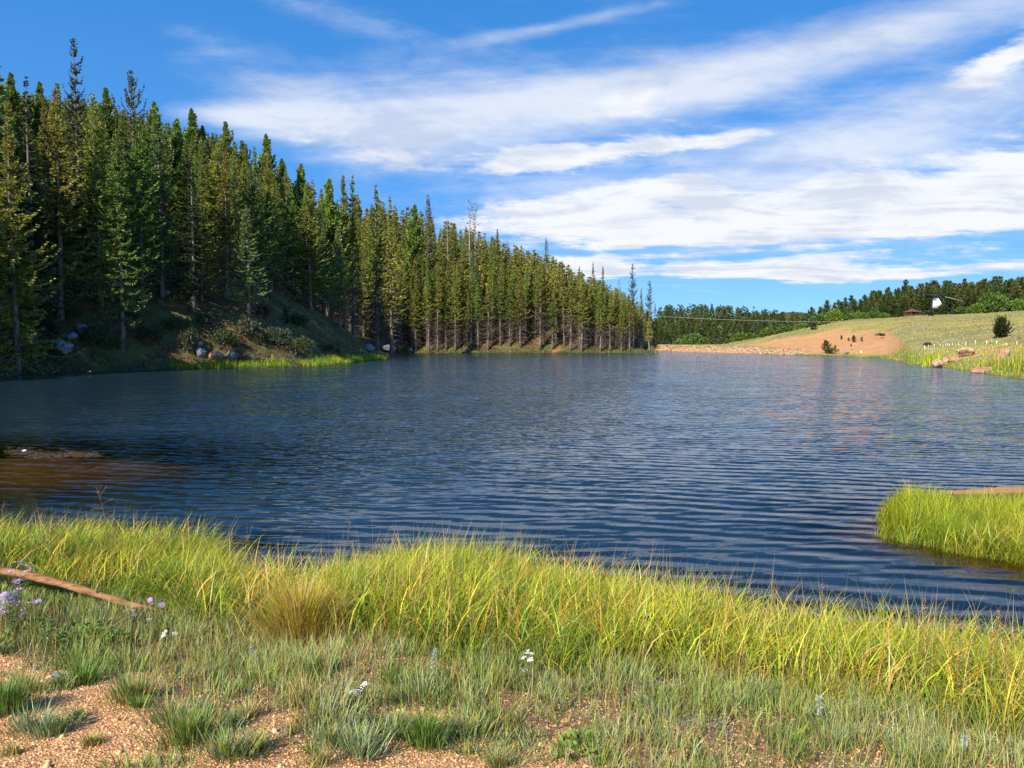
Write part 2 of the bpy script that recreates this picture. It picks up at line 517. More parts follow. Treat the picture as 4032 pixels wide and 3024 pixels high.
# the bare soil bank on the right hill: outline as (bearing, depth) on the ground
SOIL_D = {}
def soil_mask(x, y):
    px = 512 + F * x / np.maximum(y, 1)
    ds = np.interp(px, DS[:, 0], DS[:, 1]); dc = np.interp(px, DC[:, 0], DC[:, 1])
    t = (y - ds) / (dc - ds) + (vnoise(x, y, 5, 71) - 0.5) * 0.16
    top = np.interp(px, [728, 745, 772, 809, 838, 848, 852, 876, 888, 899, 908], [0.50, 0.60, 0.66, 0.74, 0.74, 0.70, 0.62, 0.64, 0.56, 0.36, 0.0])
    bot = np.interp(px, [728, 760, 791, 810, 835, 908], [0.42, 0.26, 0.17, 0.08, 0.05, 0.04])
    m = sstep(top - t, -0.012, 0.02) * sstep(t - bot, -0.01, 0.02)
    return m * ((px > 722) & (px < 912))


def near_gravel(x, y):
    """1 on the bare gravel where the path runs past the camera"""
    px = 512 + F * x / np.maximum(y, 0.5)
    lim = np.interp(px, [-400, 0, 60, 110, 150, 200, 300, 420, 500, 560, 620, 700, 1024, 1500], [4.9, 4.65, 4.40, 4.05, 3.62, 3.4, 3.32, 3.38, 3.5, 3.42, 3.1, 2.9, 2.85, 2.85])
    lim = lim + (vnoise(x, y, 0.4, 41) - 0.5) * 1.1
    return sstep(lim - y, -0.12, 0.12)


soil = soil_mask(GX, GY)
near = sstep(GY, 22, 12)
grav = near_gravel(GX, GY) * near
wood = sstep(gpx, 664, 655) * sstep(GY + np.maximum(-GX, 0) * 0.35, 26, 44)
wood = np.maximum(wood, sstep(gpx, 640, 655) * sstep(GY, 290, 330) * 1.0)
wood = np.maximum(wood, sstep(GY, 256, 275) * sstep(gpx, 735, 790))
soil2 = sstep(vnoise(GX, GY, 9, 77), 0.52, 0.66) * sstep(gpx, 905, 925) * sstep(GY, 118, 95) * sstep(GY, 30, 40)
soil = np.maximum(soil, soil2 * 0.9)
dam_m = sstep(gpx, 652, 657) * sstep(gpx, 850, 800) * (1 - sstep(GY - np.interp(gpx, DS[:, 0], DS[:, 1]), 4.5, 6.5)) * (GY > 100) * (GY < 270)
soil = np.maximum(soil, dam_m)
sand = sstep(GX, 6.4, 7.0) * sstep(GY, 12.5, 12.9) * sstep(GY, 18, 16)
soil = np.maximum(soil, sand)
# gullies on the bare bank
GZ = GZ + soil_mask(GX, GY) * ((vnoise(GX * 1.0, GY * 0.35, 2.6, 55, 4) - 0.5) * 1.6 - 0.5)
nr, na = A.shape
ii = np.arange(nr - 1)[:, None] * na + np.arange(na - 1)[None]
GF = np.stack([ii, ii + 1, ii + na + 1, ii + na], -1).reshape(-1, 4)

mg, g = new_mat('ground_soil_and_grass')
tc = g.new('ShaderNodeTexCoord'); P = tc.outputs['Object']


def att(g, n):
    return g.new('ShaderNodeAttribute', attribute_name=n).outputs['Fac']


n1 = g.noise(P, 0.35, 6, 0.6); n2 = g.noise(P, 2.2, 6, 0.65); n3 = g.noise(P, 26, 5, 0.7); n4 = g.noise(g.mapping(P, (0.055, 0.09, 0.05)), 1.0, 5, 0.6)
n5 = g.noise(g.mapping(P, (0.02, 0.03, 0.02), loc=(4, 2, 0)), 1.0, 4, 0.6)
# meadow
mead = g.mix(g.ss(n4, 0.42, 0.60), (0.26, 0.205, 0.078), (0.37, 0.295, 0.075))
mead = g.mix(g.ss(n5, 0.56, 0.68, 0, 0.7), mead, (0.22, 0.215, 0.115))
mead = g.mix(g.ss(g.noise(g.mapping(P, (0.35, 0.9, 0.5)), 1.0, 6, 0.7), 0.42, 0.62, 0.0, 0.55), mead, (0.18, 0.165, 0.055))
mead = g.mix(g.ss(n3, 0.55, 0.75, 0.0, 0.35), mead, (0.42, 0.35, 0.14))
# under the bank grass: litter and dark earth
lit = g.mix(g.ss(n3, 0.35, 0.65), (0.16, 0.09, 0.045), (0.40, 0.25, 0.13))
# forest floor
ff = g.mix(g.ss(n2, 0.4, 0.6), (0.045, 0.032, 0.018), (0.13, 0.07, 0.034))
ff = g.mix(g.ss(n1, 0.46, 0.60), ff, (0.105, 0.098, 0.033))
ff = g.mix(g.ss(g.noise(P, 0.22, 4, 0.6), 0.58, 0.68, 0.0, 0.8), ff, (0.34, 0.16, 0.06))
# bare soil: decomposed pink granite
so_ = g.mix(g.ss(n2, 0.35, 0.68), (0.43, 0.195, 0.075), (0.52, 0.275, 0.115))
so_ = g.mix(g.ss(n1, 0.5, 0.66, 0, 0.5), so_, (0.33, 0.17, 0.08))
so_ = g.mix(g.ss(g.noise(g.mapping(P, (0.5, 0.16, 1.2), (0, 0, 0.5)), 1.0, 6, 0.65), 0.50, 0.62, 0.0, 0.6), so_, (0.36, 0.20, 0.10))
so_ = g.mix(g.ss(n3, 0.30, 0.8, 0.0, 0.45), so_, (0.54, 0.35, 0.19))
gr_ = g.mix(g.ss(n3, 0.36, 0.62), (0.38, 0.18, 0.075), (0.66, 0.37, 0.175))
gr_ = g.mix(g.ss(g.noise(P, 1.1, 4, 0.6), 0.45, 0.7, 0, 0.4), gr_, (0.36, 0.20, 0.10))
bedc = g.mix(g.ss(n2, 0.4, 0.62), (0.085, 0.052, 0.024), (0.145, 0.085, 0.038))
lit = g.mix(att(g, 'mud'), lit, g.mix(g.ss(n3, 0.35, 0.65), (0.03, 0.022, 0.012), (0.085, 0.062, 0.028)))
c = g.mix(att(g, 'near'), mead, lit)
c = g.mix(att(g, 'wood'), c, ff)
c = g.mix(att(g, 'soil'), c, so_)
c = g.mix(att(g, 'gravel'), c, gr_)
c = g.mix(att(g, 'bed'), c, bedc)
vor = g.new('ShaderNodeTexVoronoi'); g.put(vor.inputs['Vector'], P); vor.inputs['Scale'].default_value = 85
hgt = g.m('ADD', g.m('ADD', g.m('MULTIPLY', n2, 0.05), g.m('MULTIPLY', n3, 0.012)), g.m('MULTIPLY', g.m('MULTIPLY', vor.outputs['Distance'], -0.008), att(g, 'near')))
hgt = g.m('ADD', hgt, g.m('MULTIPLY', g.m('SUBTRACT', 1.0, att(g, 'near')), g.m('MULTIPLY', n1, 0.5)))
finish(g, principled(g, c, 0.95, bump(g, hgt, 1.0, 1.0), 0.1))
ground = mesh_np('ground', np.stack([GX.ravel(), GY.ravel(), GZ.ravel()], -1), GF, mg, smooth=True,
                 attrs=dict(mud=near * sstep(gsd, 3.3, 2.2), near=near, wood=wood, soil=soil, gravel=grav, bed=sstep(gsd, 0.05, -0.15)))
tag(ground, kind='structure')

# lake water
wr = np.exp(np.linspace(math.log(5), math.log(275), 150)); wa = np.radians(np.linspace(-74, 66, 200))
WA, WR = np.meshgrid(wa, wr); WX = WR * np.sin(WA); WY = WR * np.cos(WA)
depth = -np.minimum(H(WX, WY), 0)
wsd = lake_sd(WX, WY)
nr, na = WA.shape
ii = np.arange(nr - 1)[:, None] * na + np.arange(na - 1)[None]
WF = np.stack([ii, ii + 1, ii + na + 1, ii + na], -1).reshape(-1, 4)
# keep only the faces over the lake or its very edge
keep = (wsd.ravel()[WF].min(1) < 0.9)
WF = WF[keep]
mw, g = new_mat('lake_water')
tc = g.new('ShaderNodeTexCoord'); P = tc.outputs['Object']
px_, py_, pz_ = g.sep(P)
calm = g.ss(g.m('SUBTRACT', py_, g.m('MULTIPLY', px_, 0.15)), 6.0, 20.0)      # calmer in the lee of the near bank
wmap = g.noise(P, 0.12, 3, 0.5)


def slope_noise(sx, sy, rot, ax, ay, detail, rough, loc):
    v = g.mapping(P, (sx, sy, 1), (0, 0, math.radians(rot)), loc)
    nz = g.noise(v, 1.0, detail, rough, 0.25, col=True)
    r_, g_, b_ = g.sep(nz)
    return g.m('MULTIPLY', g.m('SUBTRACT', r_, 0.5), ax), g.m('MULTIPLY', g.m('SUBTRACT', g_, 0.5), ay)


l1 = slope_noise(0.42, 2.3, 12, 0.20, 0.48, 2, 0.45, (0, 0, 0))
l2 = slope_noise(1.6, 6.5, 4, 0.35, 0.66, 2, 0.5, (5, 3, 0))
l3 = slope_noise(4.0, 13, -8, 0.9, 1.15, 2, 0.5, (1, 9, 0))
l4 = slope_noise(0.12, 0.35, 20, 0.03, 0.12, 2, 0.5, (2, 2, 0))
k3 = g.m('ADD', 0.12, g.m('MULTIPLY', calm, 0.88)); k12 = g.m('ADD', 0.42, g.m('MULTIPLY', calm, 0.58))
gust = g.m('ADD', 0.65, g.m('MULTIPLY', g.ss(wmap, 0.35, 0.65), 0.6))


lee = g.ss(g.m('ADD', px_, g.m('MULTIPLY', py_, 0.45)), -4.5, 4.0, 0.42, 1.0)     # sheltered water in the near left corner


def ripple(lam, deg, amp, seed, bendk):
    """long crested wind ripples: slope across the crest"""
    c_, s__ = math.cos(math.radians(deg)), math.sin(math.radians(deg))
    k = 2 * PI / lam
    wob = g.noise(g.mapping(P, (0.28, 0.5, 1), (0, 0, 0), (seed, seed, 0)), 1.0, 3, 0.55)
    ph = g.m('ADD', g.m('ADD', g.m('MULTIPLY', py_, k * c_), g.m('MULTIPLY', px_, k * s__)), g.m('MULTIPLY', wob, bendk))
    am = g.ss(g.noise(g.mapping(P, (0.5, 1.1, 1), (0, 0, 0), (seed + 3, seed, 0)), 1.0, 2, 0.5), 0.3, 0.7, 0.3 * amp, amp)
    s1 = g.m('MULTIPLY', g.m('SINE', ph), am)
    return g.m('MULTIPLY', s1, s__), g.m('MULTIPLY', s1, c_)


r1 = ripple(0.44, 14, 0.18, 1.0, 10.0); r2 = ripple(0.27, -4, 0.10, 7.0, 12.0)
rip = [g.m('ADD', r1[i], r2[i]) for i in (0, 1)]


def wsum(i):
    a = g.m('MULTIPLY', g.m('ADD', l1[i], l2[i]), k12)
    b = g.m('MULTIPLY', l3[i], k3)
    w_ = g.m('MULTIPLY', g.m('ADD', g.m('ADD', a, b), l4[i]), gust)
    w_ = g.m('MULTIPLY', g.m('ADD', w_, rip[i]), lee)
    return w_ if i == 0 else g.m('ADD', g.m('MINIMUM', g.m('SUBTRACT', w_, 0.02), 0.0), g.m('SUBTRACT', g.m('MULTIPLY', g.m('MAXIMUM', g.m('SUBTRACT', w_, 0.02), 0.0), 0.30), 0.03))     # the backs of the waves are mostly hidden at this low angle


nrm = g.vm('NORMALIZE', g.comb(wsum(0), wsum(1), 1.0))
fr = g.new('ShaderNodeFresnel'); fr.inputs[0].default_value = 1.333; g.l.new(nrm, fr.inputs['Normal'])
gl = g.new('ShaderNodeBsdfGlossy'); gl.inputs['Roughness'].default_value = 0.03; g.l.new(nrm, gl.inputs['Normal'])
gl.inputs['Color'].default_value = (0.97, 0.98, 1, 1)
tr = g.new('ShaderNodeBsdfTransparent')
dep = att(g, 'depth')
g.put(tr.inputs[0], g.mix(g.ss(dep, 0.0, 0.9), (0.72, 0.60, 0.44), (0.05, 0.05, 0.035)))
df = g.new('ShaderNodeBsdfDiffuse'); df.inputs[0].default_value = (0.011, 0.026, 0.040, 1)
body = g.new('ShaderNodeMixShader'); g.put(body.inputs[0], g.ss(dep, 0.2, 1.6)); g.l.new(tr.outputs[0], body.inputs[1]); g.l.new(df.outputs[0], body.inputs[2])
mx = g.new('ShaderNodeMixShader'); geo = g.new('ShaderNodeNewGeometry'); bf = geo.outputs['Backfacing']
g.put(mx.inputs[0], g.m('ADD', g.m('MULTIPLY', fr.outputs[0], g.m('SUBTRACT', 1.0, bf)), g.m('MULTIPLY', bf, 0.06))); g.l.new(body.outputs[0], mx.inputs[1]); g.l.new(gl.outputs[0], mx.inputs[2])
finish(g, mx.outputs[0])
WZ = np.zeros(WX.size)
water = mesh_np('water', np.stack([WX.ravel(), WY.ravel(), WZ], -1), WF, mw, attrs=dict(depth=depth), smooth=True)
tag(water, kind='structure')

# ------------------------------------------------------------------ trees
def bark_mat(name, c1, c2):
    m, g = new_mat(name)
    tc = g.new('ShaderNodeTexCoord'); v = g.mapping(tc.outputs['Object'], (6, 6, 1.2))
    n = g.noise(v, 1.6, 5, 0.65)
    c = g.mix(g.ss(n, 0.35, 0.65), c1, c2)
    finish(g, principled(g, c, 0.9, bump(g, n, 0.8, 0.05), 0.1))
    return m


M_BARK = bark_mat('spruce_bark', (0.11, 0.085, 0.07), (0.25, 0.205, 0.17))
M_BARKP = bark_mat('pine_bark', (0.12, 0.06, 0.035), (0.27, 0.15, 0.09))
M_DEADW = bark_mat('dead_wood', (0.20, 0.165, 0.13), (0.38, 0.33, 0.27))
M_NEEDLE = leaf_mat('spruce_needles', 0.36, 0.022, 0.42, 0.65, 0.2)
M_PINE = leaf_mat('pine_needles', 0.34, 0.015, 0.3, 0.6, 0.2)
M_LEAF = leaf_mat('broad_leaves', 0.4, 0.012, 0.22, 0.55, 0.25)


def kites(P, Dv, Sv, L, Wd, col, belly=0.45):
    """flat diamond sprays: base P, direction Dv, side Sv"""
    n = len(P); L = L[:, None]; Wd = Wd[:, None]
    V = np.stack([P, P + Dv * L * belly + Sv * Wd, P + Dv * L, P + Dv * L * belly - Sv * Wd], 1).reshape(-1, 3)
    Q = np.arange(n * 4).reshape(-1, 4)
    C = np.repeat(col, 4, axis=0).reshape(n, 4, 3).copy()
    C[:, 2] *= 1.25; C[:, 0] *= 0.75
    return V, Q, C.reshape(-1, 3)


def unit(v):
    return v / (np.linalg.norm(v, axis=-1, keepdims=True) + 1e-9)


def conifer(seed, Ht=18.0, R=2.0, cb=0.15, nb=170, up=0.5, droop=0.35, tone=(0.075, 0.085, 0.022), shape=0.85, dens=1.0, spray=0.36,
            gap=0.0, tipbare=0.0, lean=0.0, dead=0, rag=0.35, tip_tone=(0.44, 0.43, 0.09), width=0.24, deadto=0.0):
    r = np.random.default_rng(seed)
    # trunk
    zt = np.linspace(0, 1, 12); wob = np.cumsum(r.normal(0, 0.035, (12, 2)), 0)
    path = np.stack([wob[:, 0] + lean * zt * Ht, wob[:, 1], zt * Ht - 0.25 * (zt == 0)], -1)
    rad = 0.0115 * Ht * (1 - zt) ** 0.8 + 0.02; rad[0] *= 1.35
    trunk = Acc().tube(path, rad, 7)
    cx = lambda h: np.stack([np.interp(h / Ht, zt, path[:, 0]), np.interp(h / Ht, zt, path[:, 1])], -1)
    # live branches
    u = np.sort(r.random(nb)) ** 0.9
    h = (cb + (1 - cb) * u) * Ht
    if gap > 0:
        keep = vnoise(h, h * 0 + seed * 3.3, 1.5, seed, 2) > gap * 0.6
        h = h[keep]; u = u[keep]; nb = len(h)
    az = np.arange(nb) * 2.39996 + r.normal(0, 0.4, nb)
    env = np.clip((1 - u) ** shape, 0, 1) * (0.55 + 0.45 * np.clip(u / 0.18, 0, 1))
    ln = R * env * (1 - rag + 2 * rag * r.random(nb)) + 0.07
    ln = np.where(r.random(nb) < 0.035, ln * 1.5, ln)
    ln = ln * (0.8 + 0.5 * vnoise(np.cos(az) * 2 + h * 0.5, np.sin(az) * 2 + seed, 1.2, seed + 1, 1))
    e0 = -droop + (up + droop) * u ** 1.6 + r.normal(0, 0.1, nb)
    # points along branches
    npos = np.maximum((4 + ln * 6.0 * dens).astype(int), 3)
    bi = np.repeat(np.arange(nb), npos)
    k = np.concatenate([np.arange(n) for n in npos]) / np.repeat(npos, npos)
    t = 0.12 + 0.88 * (k + r.random(len(k)) / np.repeat(npos, npos))
    el_ = e0[bi] + 0.55 * (t - 0.45) * t      # tips turn up a little
    out = np.stack([np.cos(az[bi]), np.sin(az[bi]), np.zeros(len(bi))], -1)
    side = np.stack([-out[:, 1], out[:, 0], out[:, 2]], -1)
    base = np.concatenate([cx(h[bi]), h[bi][:, None]], 1)
    bd = out * np.cos(el_)[:, None] + np.array([0, 0, 1.0]) * np.sin(el_)[:, None]
    pos = base + bd * (ln[bi] * t)[:, None] + np.array([0, 0, -0.1]) * (t * (1 - t))[:, None] * ln[bi][:, None]
    brv = 0.6 + 0.8 * r.random(nb)
    Ps, Ds_, Ss, Ls, Ws, Cs = [], [], [], [], [], []
    for rep in range(3):
        s = (rep - 1) * (0.55 + 0.4 * r.random(len(bi)))
        dv = unit(bd * (1.0 - 0.3 * abs(rep - 1)) + side * s[:, None] + r.normal(0, 0.22, (len(bi), 3)) + np.array([0, 0, -0.22]))
        nn = unit(np.array([0, 0, 0.35]) + r.normal(0, 0.8, (len(bi), 3)))
        sv = unit(np.cross(dv, nn))
        L = spray * (0.55 + 0.7 * r.random(len(bi))) * (0.55 + 0.45 * np.clip(1.15 - t, 0, 1)) * (0.5 + 0.5 * np.clip(ln[bi] / 1.1, 0, 1))
        col = np.array(tone) * (0.55 + 0.8 * r.random((len(bi), 1))) * brv[bi][:, None] * (0.85 + 0.3 * np.array([1.0, 0.6, 0.3])[None] * r.random((len(bi), 1)))
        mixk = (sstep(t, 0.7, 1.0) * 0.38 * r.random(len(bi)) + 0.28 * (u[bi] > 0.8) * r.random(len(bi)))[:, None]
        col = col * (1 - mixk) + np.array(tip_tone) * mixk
        if deadto > 0:
            dk = np.clip((deadto - h[bi] / Ht + r.normal(0, 0.05, len(bi))) / 0.12, 0, 1)[:, None]
            col = col * (1 - dk) + np.array((0.13, 0.105, 0.075)) * (0.5 + 0.8 * r.random((len(bi), 1))) * dk
            kp = r.random(len(bi)) > 0.55 * dk[:, 0]
            dv, sv, L, col, pp = dv[kp], sv[kp], (L * (1 - 0.35 * dk[:, 0]))[kp], col[kp], pos[kp]
        elif tipbare > 0:
            kp = r.random(len(bi)) > tipbare
            dv, sv, L, col, pp = dv[kp], sv[kp], L[kp], col[kp], pos[kp]
        else:
            pp = pos
        Ps.append(pp); Ds_.append(dv); Ss.append(sv); Ls.append(L); Ws.append(L * width * (0.8 + 0.5 * r.random(len(L)))); Cs.append(col)
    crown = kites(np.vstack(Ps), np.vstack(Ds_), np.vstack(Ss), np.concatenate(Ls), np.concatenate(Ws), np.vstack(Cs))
    # limbs: thin rods carrying the sprays, and dead snags below the crown
    limb = Acc()
    sel = np.arange(nb) if tipbare > 0 else np.arange(0, nb, 3)
    for i in sel:
        b = np.array([*cx(h[i:i + 1])[0], h[i]]); o = np.array([math.cos(az[i]), math.sin(az[i]), 0])
        d_ = o * math.cos(e0[i]) + np.array([0, 0, math.sin(e0[i])])
        e = b + d_ * ln[i] * 0.95 + np.array([0, 0, 0.08 * ln[i]])
        limb.tube([b, b + d_ * ln[i] * 0.5, e], [0.022 + 0.008 * ln[i], 0.02, 0.008], 3)
    for i in range(dead):
        hh = Ht * (0.05 + (cb + 0.15) * r.random()); a = r.random() * 2 * PI; l_ = R * (0.35 + 0.6 * r.random())
        b = np.array([*cx(np.array([hh]))[0], hh]); o = np.array([math.cos(a), math.sin(a), 0.0]); sd_ = np.array([-o[1], o[0], 0])
        m_ = b + o * l_ * 0.6 + np.array([0, 0, r.normal(-0.06, 0.08)]) * l_; e = b + o * l_ + sd_ * r.normal(0, 0.12) * l_ + np.array([0, 0, r.normal(-0.25, 0.15)]) * l_
        limb.tube([b, m_, e], [0.022, 0.016, 0.006], 3)
        for q in range(2):
            f = b + (m_ - b) * (0.5 + 0.4 * r.random()); limb.tube([f, f + (o * 0.5 + sd_ * r.choice([-1, 1]) * 0.8 + np.array([0, 0, -0.3])) * l_ * 0.35], [0.01, 0.004], 3)
    return trunk, crown, limb


class Proto:
    def __init__(self, name, parts, Ht):
        self.name = name; self.parts = parts; self.H = Ht          # parts: [(name, mesh)]


def conifer_proto(name, seed, bark=M_BARK, leaf=M_NEEDLE, crown_name='crown', **kw):
    tr_, cr_, lb_ = conifer(seed, **kw)
    me = bpy.data.meshes.new('crown'); fill_mesh(me, cr_[0], cr_[1], cr_[2]); me.materials.append(leaf)
    parts = [('trunk', tr_.mesh('trunk', bark, True)), ('crown', me)]
    if lb_.V:
        parts.append(('branches', lb_.mesh('branches', bark)))
    return Proto(name, parts, kw.get('Ht', 18.0))


def place(proto, loc, height, width=1.0, rz=0.0, label=None, cat='tree', group=None, tilt=(0, 0), name=None):
    s = height / proto.H
    e = bpy.data.objects.new(name or proto.name, None); COL.objects.link(e)
    e.location = loc; e.scale = (s * width, s * width, s); e.rotation_euler = (tilt[0], tilt[1], rz); e.empty_display_size = 0.3
    for n, me in proto.parts:
        o_ = link(n, me, e)
        if n == 'branches': o_['kind'] = 'stuff'
    tag(e, label, cat, group)
    return e


# spruces of the dense stand
OL = (0.235, 0.27, 0.048); BG = (0.16, 0.235, 0.08); YO = (0.265, 0.275, 0.052); DK = (0.055, 0.075, 0.033); GR = (0.17, 0.27, 0.05)
full = [conifer_proto('spruce_tree', 11 + i, Ht=18, R=r_, cb=cb_, nb=nb_, tone=t_, dead=dd_, gap=gp, droop=dr, shape=sh + 0.12, rag=0.5, deadto=cb_ + 0.14)
        for i, (r_, cb_, nb_, t_, dd_, gp, dr, sh) in enumerate([
            (2.9, 0.06, 340, OL, 20, 0.15, 0.40, 0.85), (2.4, 0.10, 320, BG, 26, 0.35, 0.35, 0.8), (3.1, 0.08, 340, YO, 26, 0.3, 0.30, 0.9), (2.3, 0.12, 310, GR, 30, 0.25, 0.45, 0.75)])]
slim = [conifer_proto('spruce_tree', 31 + i, Ht=18, R=r_ * 1.1, cb=cb_ * 0.5, nb=nb_ + 50, tone=t_, dead=dd_, gap=gp, droop=dr, shape=sh + 0.2, rag=0.55, deadto=cb_ + 0.22)
        for i, (r_, cb_, nb_, t_, dd_, gp, dr, sh) in enumerate([
            (1.6, 0.28, 250, OL, 60, 0.25, 0.30, 0.7), (1.4, 0.34, 230, YO, 70, 0.35, 0.25, 0.6), (1.7, 0.22, 250, OL, 60, 0.3, 0.35, 0.8), (1.35, 0.30, 230, GR, 60, 0.3, 0.4, 0.6), (1.8, 0.20, 260, YO, 60, 0.2, 0.3, 0.85)])]
darkp = conifer_proto('spruce_tree', 51, Ht=18, R=1.9, cb=0.08, nb=230, tone=DK, dead=24, gap=0.25, droop=0.4, tip_tone=(0.05, 0.06, 0.02))
bare_top = conifer_proto('spruce_tree', 52, Ht=20, R=1.9, cb=0.2, nb=190, tone=(0.075, 0.10, 0.04), dead=30, gap=0.25, droop=0.1, up=0.7, shape=0.45, rag=0.8, tipbare=0.05, tip_tone=(0.06, 0.07, 0.02))
spread = conifer_proto('spruce_tree', 53, Ht=20, R=3.6, cb=0.25, nb=120, tone=(0.09, 0.11, 0.035), dead=20, gap=0.2, droop=-0.15, up=0.9, shape=0.62, rag=0.3, tipbare=0.40, tip_tone=(0.10, 0.10, 0.03))
snag = conifer_proto('dead_spruce', 54, bark=M_DEADW, Ht=18, R=1.5, cb=0.4, nb=90, tone=(0.06, 0.06, 0.035), dead=50, gap=0.3, droop=0.1, up=0.7, shape=0.35, rag=0.6, tipbare=0.90, tip_tone=(0.08, 0.07, 0.04))
crest = [conifer_proto('pine_tree', 61 + i, bark=M_BARKP, leaf=M_PINE, Ht=15, R=r_, cb=0.18, nb=230, tone=t_, dead=6, droop=-0.1, up=0.9, shape=sh, rag=0.5, spray=0.5, width=0.3, gap=0.2,
                       tip_tone=(0.24, 0.32, 0.06)) for i, (r_, t_, sh) in enumerate([(2.9, (0.20, 0.275, 0.06), 0.9), (3.2, (0.22, 0.295, 0.065), 1.0)])]
belt = [conifer_proto('pine_tree', 71 + i, bark=M_BARKP, leaf=M_PINE, Ht=13, R=r_, cb=cb_, nb=120, tone=t_, dead=0, droop=0.0, up=0.7, shape=sh + 0.15, rag=0.5, spray=0.62, width=0.27, dens=0.75, gap=0.25,
                      tip_tone=(0.15, 0.19, 0.045)) for i, (r_, cb_, t_, sh) in enumerate([
                          (2.7, 0.12, (0.095, 0.145, 0.04), 0.5), (2.3, 0.22, (0.12, 0.16, 0.048), 0.42), (3.1, 0.08, (0.08, 0.13, 0.038), 0.62), (2.2, 0.3, (0.145, 0.165, 0.048), 0.36)])]
blue = conifer_proto('blue_spruce', 81, Ht=3.0, R=1.15, cb=0.03, nb=130, tone=(0.07, 0.12, 0.075), dead=0, droop=0.2, shape=0.9, rag=0.2, spray=0.30, dens=1.5, tip_tone=(0.15, 0.22, 0.15), width=0.3)
youngp = conifer_proto('young_pine', 82, bark=M_BARKP, leaf=M_PINE, Ht=2.6, R=1.0, cb=0.04, nb=90, tone=(0.11, 0.12, 0.025), dead=0, droop=-0.1, up=0.9, shape=0.55, rag=0.35, spray=0.30, dens=1.5, tip_tone=(0.2, 0.19, 0.04), width=0.25)
roundp = conifer_proto('pine_tree', 83, bark=M_BARKP, leaf=M_PINE, Ht=2.9, R=1.75, cb=0.03, nb=190, tone=(0.05, 0.075, 0.02), dead=0, droop=-0.2, up=1.0, shape=0.28, rag=0.25, spray=0.34, dens=1.5, tip_tone=(0.09, 0.12, 0.03), width=0.22)

trng = np.random.default_rng(99)
n_spruce = 0


def put_top(proto, px, ytop, D, width=1.0, label=None, group=None, base=None, rz=None, name=None, tilt=(0, 0)):
    """stand a tree on the ground at bearing px and depth D (or at a ground pixel), reaching up to ytop"""
    if base is not None:
        b = ground_at(*base, lo=50)
    else:
        x = at(px, 343, D)[0]; b = np.array([x, D, Hp(x, D)])
    top = at(px, ytop, b[1])
    h = max(top[2] - b[2], 1.0)
    return place(proto, b - np.array([0, 0, 0.1]), h, width, trng.random() * 6.28 if rz is None else rz, label, 'tree', group, name=name, tilt=tilt)


SP = [
    (full[1], 5, 76, 70, 1.1, 'blue green spruce filling the left edge of the photo above the lake', None),
    (darkp, 34, 77, 68, 0.75, 'narrow dark spruce with a straight black trunk, second from the left edge', None),
    (bare_top, 83, 39, 78, 0.62, 'tallest spruce on the left hill, ragged top with a long bare branch each side', None),
    (full[2], 66, 84, 0, 1.0, 'yellowish spruce with orange cones at its top and a thick pale trunk near the shore', (61, 318)),
    (full[0], 101, 93, 0, 0.95, 'olive spruce with a sunlit trunk foot right of the orange topped spruce', (101, 305)),
    (spread, 139, 71, 84, 0.75, 'spruce with a wide open crown of upcurved bare branches against the sky', None),
    (full[1], 161, 106, 0, 0.95, 'dark green spruce with a straight grey trunk showing below, left of the dark pointed one', (163, 297)),
    (darkp, 196, 160, 0, 1.0, 'very dark pointed spruce standing alone in front of the lit stand above the boulders', (194, 312)),
    (full[3], 122, 130, 74, 0.9, 'green spruce between the open crowned spruce and the orange topped one', None),
    (full[0], 18, 120, 62, 1.0, 'broad shaded spruce low at the left edge close to the water', None),
    (full[2], 228, 150, 90, 1.0, 'yellow green spruce just right of the very dark pointed one', None),
    (full[1], 250, 205, 88, 1.35, 'broad blue green spruce sweeping down to the shaded bank', None),
    (full[2], 310, 182, 118, 1.25, 'broad golden olive spruce standing forward behind the grassy nose', None),
    (slim[0], 345, 174, 150, 0.9, 'narrow spruce topping the skyline above the grassy nose, left of a twin', None),
    (slim[2], 354, 174, 152, 0.9, 'narrow spruce topping the skyline above the grassy nose, right of a twin', None),
    (slim[2], 377, 183, 160, 0.9, 'thin spruce with a spiky top on the skyline right of the narrow pair', None),
    (slim[4], 391, 196, 175, 0.9, 'thin spruce on the skyline above the tip of the grassy nose', None),
    (spread, 429, 195, 212, 0.5, 'half bare spruce with upturned twigs on the skyline above the cove', None),
    (snag, 470, 201, 222, 0.95, 'left of the two bare dead trunks rising above the far stand', 'dead_spruce'),
    (snag, 475, 203, 223, 0.85, 'right of the two bare dead trunks rising above the far stand', 'dead_spruce'),
    (snag, 448, 215, 224, 0.7, 'small dead spruce on the skyline left of the two tall dead trunks', 'dead_spruce'),
    (slim[0], 498, 229, 226, 0.9, 'pair of tufted tops, spruce right of the tall dead trunks', None),
    (spread, 546, 238, 224, 0.5, 'sparse spruce with open top halfway between the dead trunks and the point', None),
    (darkp, 508, 240, 225, 0.6, 'small dark pointed spruce on the skyline right of the tufted tops', None),
    (slim[1], 579, 266, 214, 0.8, 'spruce with a golden tiered top against the white cloud', None),
    (slim[4], 593, 262, 216, 0.9, 'taller spruce with golden top right of the tiered one', None),
    (slim[0], 603, 266, 212, 0.8, 'spruce leaning its top against the cloud edge near the point', None),
    (snag, 619, 279, 216, 0.9, 'thin half bare spruce with blue sky on both sides near the point', 'dead_spruce'),
    (bare_top, 632, 264, 214, 0.7, 'tall open blue green spruce, highest of those near the end of the point', None),
    (slim[4], 641, 288, 209, 0.9, 'golden brown spruce beside the dark one at the end of the point', None),
    (bare_top, 649, 281, 206, 0.8, 'dark spruce with upswept bare branches at the very end of the point', None),
    (darkp, 655, 303, 205, 0.85, 'low dark spruce hanging over the water, last tree on the point', None),
]
taken = []
